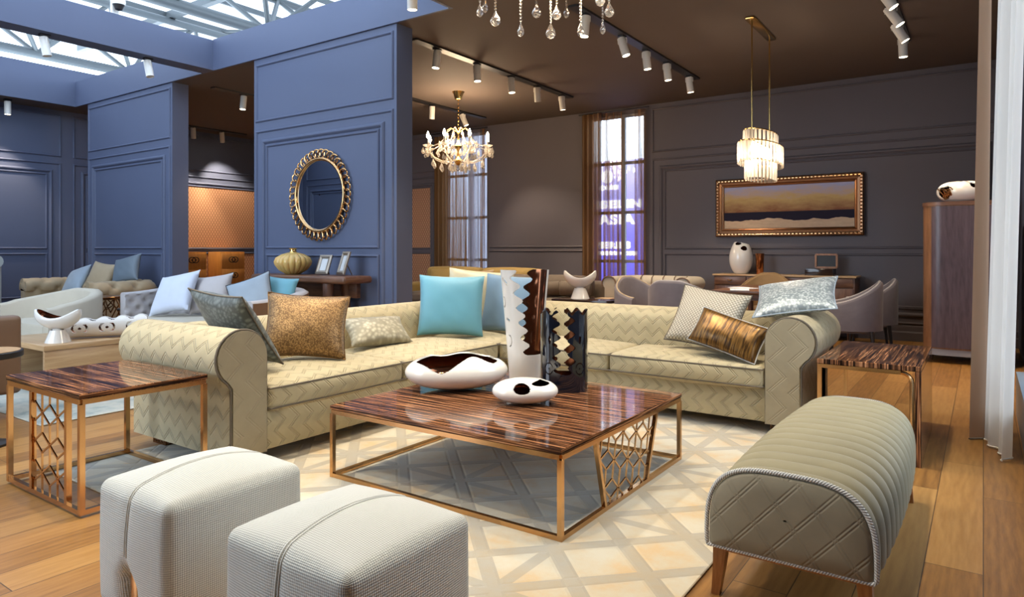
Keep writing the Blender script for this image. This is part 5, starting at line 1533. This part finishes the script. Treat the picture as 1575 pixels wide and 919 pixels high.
def spot_light(loc, aim, W_, size=78, blend=.6, col=WARM, rad=.035):
    l = LC.new('spot_lamp', 'SPOT'); l.energy = W_; l.color = col; l.spot_size = math.radians(size); l.spot_blend = blend; l.shadow_soft_size = rad
    o = bpy.data.objects.new('spot_lamp', l); C.objects.link(o)
    o.location = loc; o.rotation_euler = V(aim).to_track_quat('-Z', 'Y').to_euler(); return o
def rot_to(aim): return V(aim).normalized().to_track_quat('-Z', 'Y').to_matrix().to_4x4()
proto = {}
def spotlight(label, x, y, aim, W_=None, z=ZC - .02, lit=True, group='track spotlights', size=78, s=1.0):
    r = thing('track_spotlight', label, 'spotlight', (x, y, z), 0, group)
    aim = V(aim).normalized(); piv = V((0, 0, -.075 * s)); R = rot_to(aim); Mx = Matrix.Translation(piv) @ R
    def P(name, mb, mat, par=r, world=False):
        o = mb.build(name, mat, par, angle=50)
        if not world: o.data.transform(Mx)
        return o
    mb = MB(); mb.box(-.03, .03, -.05, .05, -.012, .012); mb.tube([(0, 0, 0), (0, 0, -.03)], .01, 8)
    P('adapter', mb, M['black'], r, True)
    mb = MB(); q = .052 * s
    for sg in (-1, 1): mb.bar((sg * q, 0, -.028), (sg * q, 0, -.085 * s), .004, .018)
    mb.bar((-q, 0, -.028), (q, 0, -.028), .018, .004)
    P('bracket', mb, M['white_metal'], r, True)
    mb = MB(); a = .046 * s; L = .155 * s
    mb.lathe([(.01, .055 * s), (a * .92, .055 * s), (a, .045 * s), (a, -L), (a * .9, -L), (a * .86, -L + .012), (a * .86, -L + .02)], (0, 0, 0), 20)
    P('body', mb, M['white_metal'])
    mb = MB(); mb.lathe([(.001, -L + .011), (a * .86, -L + .010), (a * .86, -L + .006), (.001, -L + .004)], (0, 0, 0), 20)
    P('lens', mb, M['lens'] if lit else M['white_metal'])
    if lit:
        p = V((x, y, z)) + piv + aim * (L + .02)
        spot_light(p, aim, W_ or SPOT_W, size)
    return r
G1 = [('first', 6.10), ('second', 6.87), ('third', 7.63), ('fourth', 8.29), ('fifth', 8.99)]
aims1 = [(-.05, -.12, -1), (.1, -.05, -1), (.12, -.02, -1), (-.05, .22, -1), (.05, .16, -1)]
for (nm, y), am in zip(G1, aims1):
    spotlight('white spotlight, %s from the partition end on the track nearer the small chandelier' % nm, -5.31, y, am)
aims2 = [(-.05, -.1, -1), (.30, .05, -1), (.10, .05, -1), (.1, .06, -1), (.1, .10, -1)]
for (nm, y), am in zip([('first', 6.05), ('second', 6.90), ('third', 7.55), ('fourth', 8.19), ('fifth', 8.99)], aims2):
    spotlight('white spotlight, %s from the crystal drops on the track running toward the lit window' % nm, -3.295, y, am)
aims3 = [(.60, .05, -1), (.60, .05, -1), (.55, .1, -1), (.03, .0, -1)]
for (nm, y), am in zip([('topmost', 6.93), ('second from the top', 7.50), ('third from the top', 8.10), ('lowest', 8.70)], aims3):
    spotlight('white tilted spotlight, %s in the row above the tall cabinet' % nm, -.737, y, am)
spotlight('white spotlight on the thin track, just beside the dark partition end', -7.42, 8.40, (-.15, .12, -1))
spotlight('white spotlight directly behind the chandelier chain', -7.42, 9.20, (.35, .25, -1))
spotlight('white spotlight under the track in the bay between the blue partitions', -9.3, 6.2, (0, -.1, -1))
spotlight('glowing spotlight beside the outer partition, aimed at the copper wall', -12.5, 7.25, (-.28, .2, -1), 240, size=50)
spotlight('spotlight deep in the bay tilted toward the copper wall', -12.5, 7.85, (-.32, .3, -1), 200)
spotlight('lit spotlight near the side wall, lowest at the picture edge', -12.7, 4.29, (0, 0, -1), z=ZC - .02)
spotlight('unlit white spotlight under the dark beam, nearer the picture edge', -8.57, 3.24, (.1, .15, -1), z=ZC - .012, lit=False)
spotlight('unlit white spotlight under the dark beam close to the outer partition', -8.57, 4.38, (.25, .05, -1), z=ZC - .012, lit=False)
spotlight('bright spotlight at the very top beside the blue fascia corner', -4.21, 4.50, (-.05, .05, -1), z=ZC - .01)
# unseen bare spot lamps added above the picture to light the seating
for x, y, am, p in ((-3.3, 4.2, (.1, -.1, -1), 1.2), (-3.3, 3.0, (-.25, -.1, -1), 1.3), (-3.3, 1.8, (.1, .1, -1), 1.2), (-2.2, 4.3, (.05, .1, -1), 1), (-.9, 4.4, (-.1, .05, -1), 1), (-.9, 3.2, (.05, 0, -1), 1), (-.9, 1.9, (.0, .15, -1), 1.2), (-2.1, 1.2, (0, .1, -1), 1.4), (-3.6, .5, (-.1, .3, -1), 1.2)):
    spot_light((x, y, ZC - .2), am, SPOT_W * p, 84, .7, (1.0, .91, .76), .05)

# ------------------------------------------------------------------ crystal chandelier overhead, only its drops in the picture
cc = V((-2.43, 3.91, 0))
r = W(thing('crystal_chandelier', 'large crystal chandelier overhead, only its hanging drops showing', 'chandelier', (cc.x, cc.y, 3.2)))
for rad, z in ((.44, 3.22), (.24, 3.26)):
    part(r, 'ring', MB().tube([(cc.x + rad * math.cos(k * PI / 24), cc.y + rad * math.sin(k * PI / 24), z) for k in range(48)], .016, 8, closed=True), M['brass'])
part(r, 'stem', MB().lathe([(.02, 3.2), (.03, 3.3), (.015, 3.4), (.015, ZC - .06), (.07, ZC - .05), (.08, ZC)], (cc.x, cc.y, 0), 16), M['brass'])
for k in range(4):
    a = k * PI / 2; part(r, 'spoke', MB().tube([(cc.x, cc.y, 3.27), (cc.x + .24 * math.cos(a), cc.y + .24 * math.sin(a), 3.26), (cc.x + .44 * math.cos(a), cc.y + .44 * math.sin(a), 3.22)], .01, 6), M['brass'])
def facet_drop(mb, p, h, w_, seg=8):
    """cut pear drop, its tip at p, growing upward to height h"""
    pr = [(.0, 0), (.62, .10), (1.0, .30), (.86, .48), (.45, .72), (.14, .92), (.05, 1.0)]
    rings = []
    for i, (q, z) in enumerate(pr):
        o_ = (i % 2) * PI / seg
        rings.append([(p[0] + max(q, .02) * w_ / 2 * math.cos(2 * PI * k / seg + o_), p[1] + max(q, .02) * w_ / 2 * math.sin(2 * PI * k / seg + o_), p[2] + z * h) for k in range(seg)])
    mb.loft(rings)
drops = [(738, 27, 4.35, 0), (746, 20, 4.75, 0), (762, 41, 4.4, 1), (801, 57, 4.25, 0), (825, 28, 4.9, 1), (847, 60, 4.4, 1), (856, 31, 4.7, 1), (871, 28, 5.0, 0), (893, 57, 4.2, 0), (923, 10, 4.5, 1), (927, 53, 4.9, 0), (937, 27, 4.6, 1)]
for px, yb_, t_, big in drops:
    l = (px - 787.5) / 1045; p = V(((D_[0] + l * R_[0]) * t_, (D_[1] + l * R_[1]) * t_, 1.22 + t_ * (385 - yb_) / 1045))
    h, w_ = (.105, .070) if big else (.095, .045)
    mb = MB(); z = p.z + h + .008
    while z < 3.2: mb.sphere((p.x, p.y, z), .0085, 8); z += .021
    s_ = part(r, 'crystal_strand', mb, M['crystal'], smooth=False)
    mb = MB(); facet_drop(mb, p, h, w_); mb.build('crystal_drop', M['crystal'], s_, smooth=False)
for k in range(5):
    a = 2 * PI * k / 5 + .3; c = part(r, 'candle', MB().lathe([(.014, 3.24), (.014, 3.34)], (cc.x + .34 * math.cos(a), cc.y + .34 * math.sin(a), 0), 10), M['white_metal'])
    MB().lathe([(.004, 3.34), (.016, 3.365), (.010, 3.40), (.001, 3.425)], (cc.x + .34 * math.cos(a), cc.y + .34 * math.sin(a), 0), 10).build('bulb', M['bulb'], c)
pl_ = LC.new('chandelier_lamp', 'POINT'); pl_.energy = 60; pl_.color = WARM; pl_.shadow_soft_size = .25
o = bpy.data.objects.new('chandelier_lamp', pl_); o.location = (cc.x, cc.y, 3.1); C.objects.link(o)

# ------------------------------------------------------------------ small crystal chandelier
c0 = V((-6.54, 8.0, 0))
r = W(thing('crystal_chandelier', 'lit candle chandelier hung with crystals in front of the rear window', 'chandelier', (c0.x, c0.y, 2.6)))
part(r, 'ceiling_cup', MB().lathe([(.015, ZC - .13), (.055, ZC - .11), (.075, ZC - .03), (.095, ZC)], (c0.x, c0.y, 0), 24), M['brass'])
mb = MB()
for k in range(9):
    z = 3.46 - k * .052; ax = k % 2
    mb.tube([(c0.x + (.014 * math.cos(a) if ax else 0), c0.y + (0 if ax else .014 * math.cos(a)), z + .030 * math.sin(a)) for a in [2 * PI * i / 10 for i in range(10)]], .004, 5, closed=True)
part(r, 'chain', mb, M['brass'])
part(r, 'stem', MB().lathe([(.01, 2.50), (.05, 2.53), (.075, 2.58), (.03, 2.62), (.018, 2.70), (.045, 2.76), (.055, 2.80), (.02, 2.86), (.015, 2.98), (.04, 3.02), (.012, 3.06)], (c0.x, c0.y, 0), 20), M['brass'])
rnd = random.Random(11); NA = 8; nd = 0
dp = MB(); facet_drop(dp, (0, 0, -.075), .07, .036, 6); dm = None
def hang(par, p, sc_=1.0):
    global dm, nd
    if nd >= 96: return
    if dm is None:
        o = dp.build('crystal_drop', M['crystal_lit'], par, smooth=False); dm = o.data
    else:
        o = bpy.data.objects.new('crystal_drop', dm); C.objects.link(o); o.parent = par
    o.location = p; o.rotation_euler = (0, 0, rnd.uniform(0, 6)); o.scale = (sc_,) * 3; nd += 1
    if par == r: o.location = V(p) - r.location
    return o
for k in range(NA):
    a = 2 * PI * k / NA + .25; ca, sa = math.cos(a), math.sin(a); P = lambda q, z: (c0.x + q * ca, c0.y + q * sa, z)
    arm_ = part(r, 'arm', MB().tube([P(.03, 2.60), P(.12, 2.56), P(.25, 2.555), P(.38, 2.61), P(.47, 2.70), P(.48, 2.75)], .0095, 8), M['amberglass'])
    MB().lathe([(.012, 2.745), (.045, 2.755), (.075, 2.78), (.08, 2.785), (.04, 2.775), (.012, 2.77)], (P(.48, 0)[0], P(.48, 0)[1], 0), 12).build('drip_pan', M['crystal_lit'], arm_, smooth=False)
    MB().lathe([(.012, 2.765), (.012, 2.88)], (P(.48, 0)[0], P(.48, 0)[1], 0), 10).build('candle', M['white_metal'], arm_)
    MB().lathe([(.006, 2.88), (.024, 2.91), (.018, 2.95), (.002, 2.99)], (P(.48, 0)[0], P(.48, 0)[1], 0), 10).build('bulb', M['bulb'], arm_)
    for q, z in ((.12, 2.55), (.27, 2.545), (.40, 2.60)): hang(r, P(q, z), 1.75)
    for db in (-.07, .07, 0): hang(r, (P(.48, 0)[0] + db * -sa + (.075 * ca if db == 0 else 0), P(.48, 0)[1] + db * ca + (.075 * sa if db == 0 else 0), 2.765), 1.6)
    hang(r, P(.18, 3.02), 1.2); hang(r, P(.09, 2.76), 1.4); hang(r, P(.2, 2.88), 1.3); hang(r, P(.33, 2.74), 1.3); hang(r, P(.30, 2.87), 1.2)
    MB().tube([P(.03, 3.02), P(.12, 3.07), P(.18, 3.03)], .006, 6).build('crown_arm', M['brass'], arm_)
    MB().tube([P(.18, 3.0), P(.22, 2.9), P(.3, 2.82), P(.4, 2.78), P(.48, 2.78)], .009, 5)  .build('bead_swag', M['crystal_lit'], arm_, smooth=False)
mb = MB(); mb.sphere((c0.x, c0.y, 2.455), .04, 12); part(r, 'crystal_ball', mb, M['crystal'], smooth=False)
pl_ = LC.new('chandelier_lamp', 'POINT'); pl_.energy = 110; pl_.color = (1, .72, .45); pl_.shadow_soft_size = .3
o = bpy.data.objects.new('chandelier_lamp', pl_); o.location = (c0.x, c0.y, 2.95); C.objects.link(o)

# ------------------------------------------------------------------ prism pendant over the dining table
p0 = V((-1.97, 7.55, 0))
r = W(thing('prism_pendant', 'oval tiered glass-prism pendant lamp on two brass rods', 'pendant lamp', (p0.x, p0.y, 2.4)))
part(r, 'ceiling_plate', MB().box(p0.x - .05, p0.x + .05, 7.10, 8.0, ZC - .03, ZC + .001, .012, 2), M['brass'])
for y in (7.2, 7.9): part(r, 'rod', MB().tube([(p0.x, y, ZC - .03), (p0.x, y, 2.47)], .008, 8), M['brass'])
tiers = [(.14, .42, 2.33, 2.47, 26), (.19, .53, 2.13, 2.34, 38), (.13, .38, 1.975, 2.16, 26)]
pm = {}
for i, (rx, ry, z0, z1, n) in enumerate(tiers):
    tr_ = part(r, 'tier_band', MB().tube([(p0.x + rx * math.cos(2 * PI * k / 40), p0.y + ry * math.sin(2 * PI * k / 40), z1 + .004) for k in range(40)], .008, 6, closed=True), M['brass'])
    for k in range(n):
        a = 2 * PI * k / n
        if i not in pm:
            mb = MB(); w2 = .030
            mb.prism([(-w2 / 2, -.006), (w2 / 2, -.006), (w2 * .3, .009), (-w2 * .3, .009)], 'z', z0 - z1, 0)
            o = mb.build('glass_prism', M['prism'], tr_, smooth=False); pm[i] = o.data
        else:
            o = bpy.data.objects.new('glass_prism', pm[i]); C.objects.link(o); o.parent = tr_
        o.location = (p0.x + rx * math.cos(a), p0.y + ry * math.sin(a), z1); o.rotation_euler = (0, 0, math.atan2(math.sin(a) / ry, math.cos(a) / rx) - PI / 2)
mb = MB(); mb.tube([(p0.x, p0.y - .38, 2.36), (p0.x, p0.y + .38, 2.36)], .012, 8)
hb = part(r, 'lamp_bar', mb, M['brass'])
for k in range(6):
    mb = MB(); mb.lathe([(.004, 2.22), (.02, 2.25), (.02, 2.30), (.008, 2.345)], (p0.x, p0.y - .34 + .136 * k, 0), 10); mb.build('bulb', M['led'], hb)
for y in (7.3, 7.55, 7.8):
    pl_ = LC.new('pendant_lamp', 'POINT'); pl_.energy = 14; pl_.color = (1, .82, .62); pl_.shadow_soft_size = .05
    o = bpy.data.objects.new('pendant_lamp', pl_); o.location = (p0.x, y, 2.20); C.objects.link(o)

# dome camera on the beam
q = X_ = None
r = W(thing('dome_camera', 'white dome security camera on top of the dark beam', 'camera', (-8.5, 3.95, ZT)))
part(r, 'bracket', MB().box(-8.53, -8.47, 3.91, 3.99, ZT - .002, ZT + .22, .01), M['white_metal'])
part(r, 'housing', MB().lathe([(.07, .10), (.075, .14), (.06, .28), (.01, .30)], (-8.40, 3.95, ZT), 20), M['white_metal'])
part(r, 'dome', MB().lathe([(.005, .03), (.04, .045), (.065, .10)], (-8.40, 3.95, ZT), 20), M['black'])
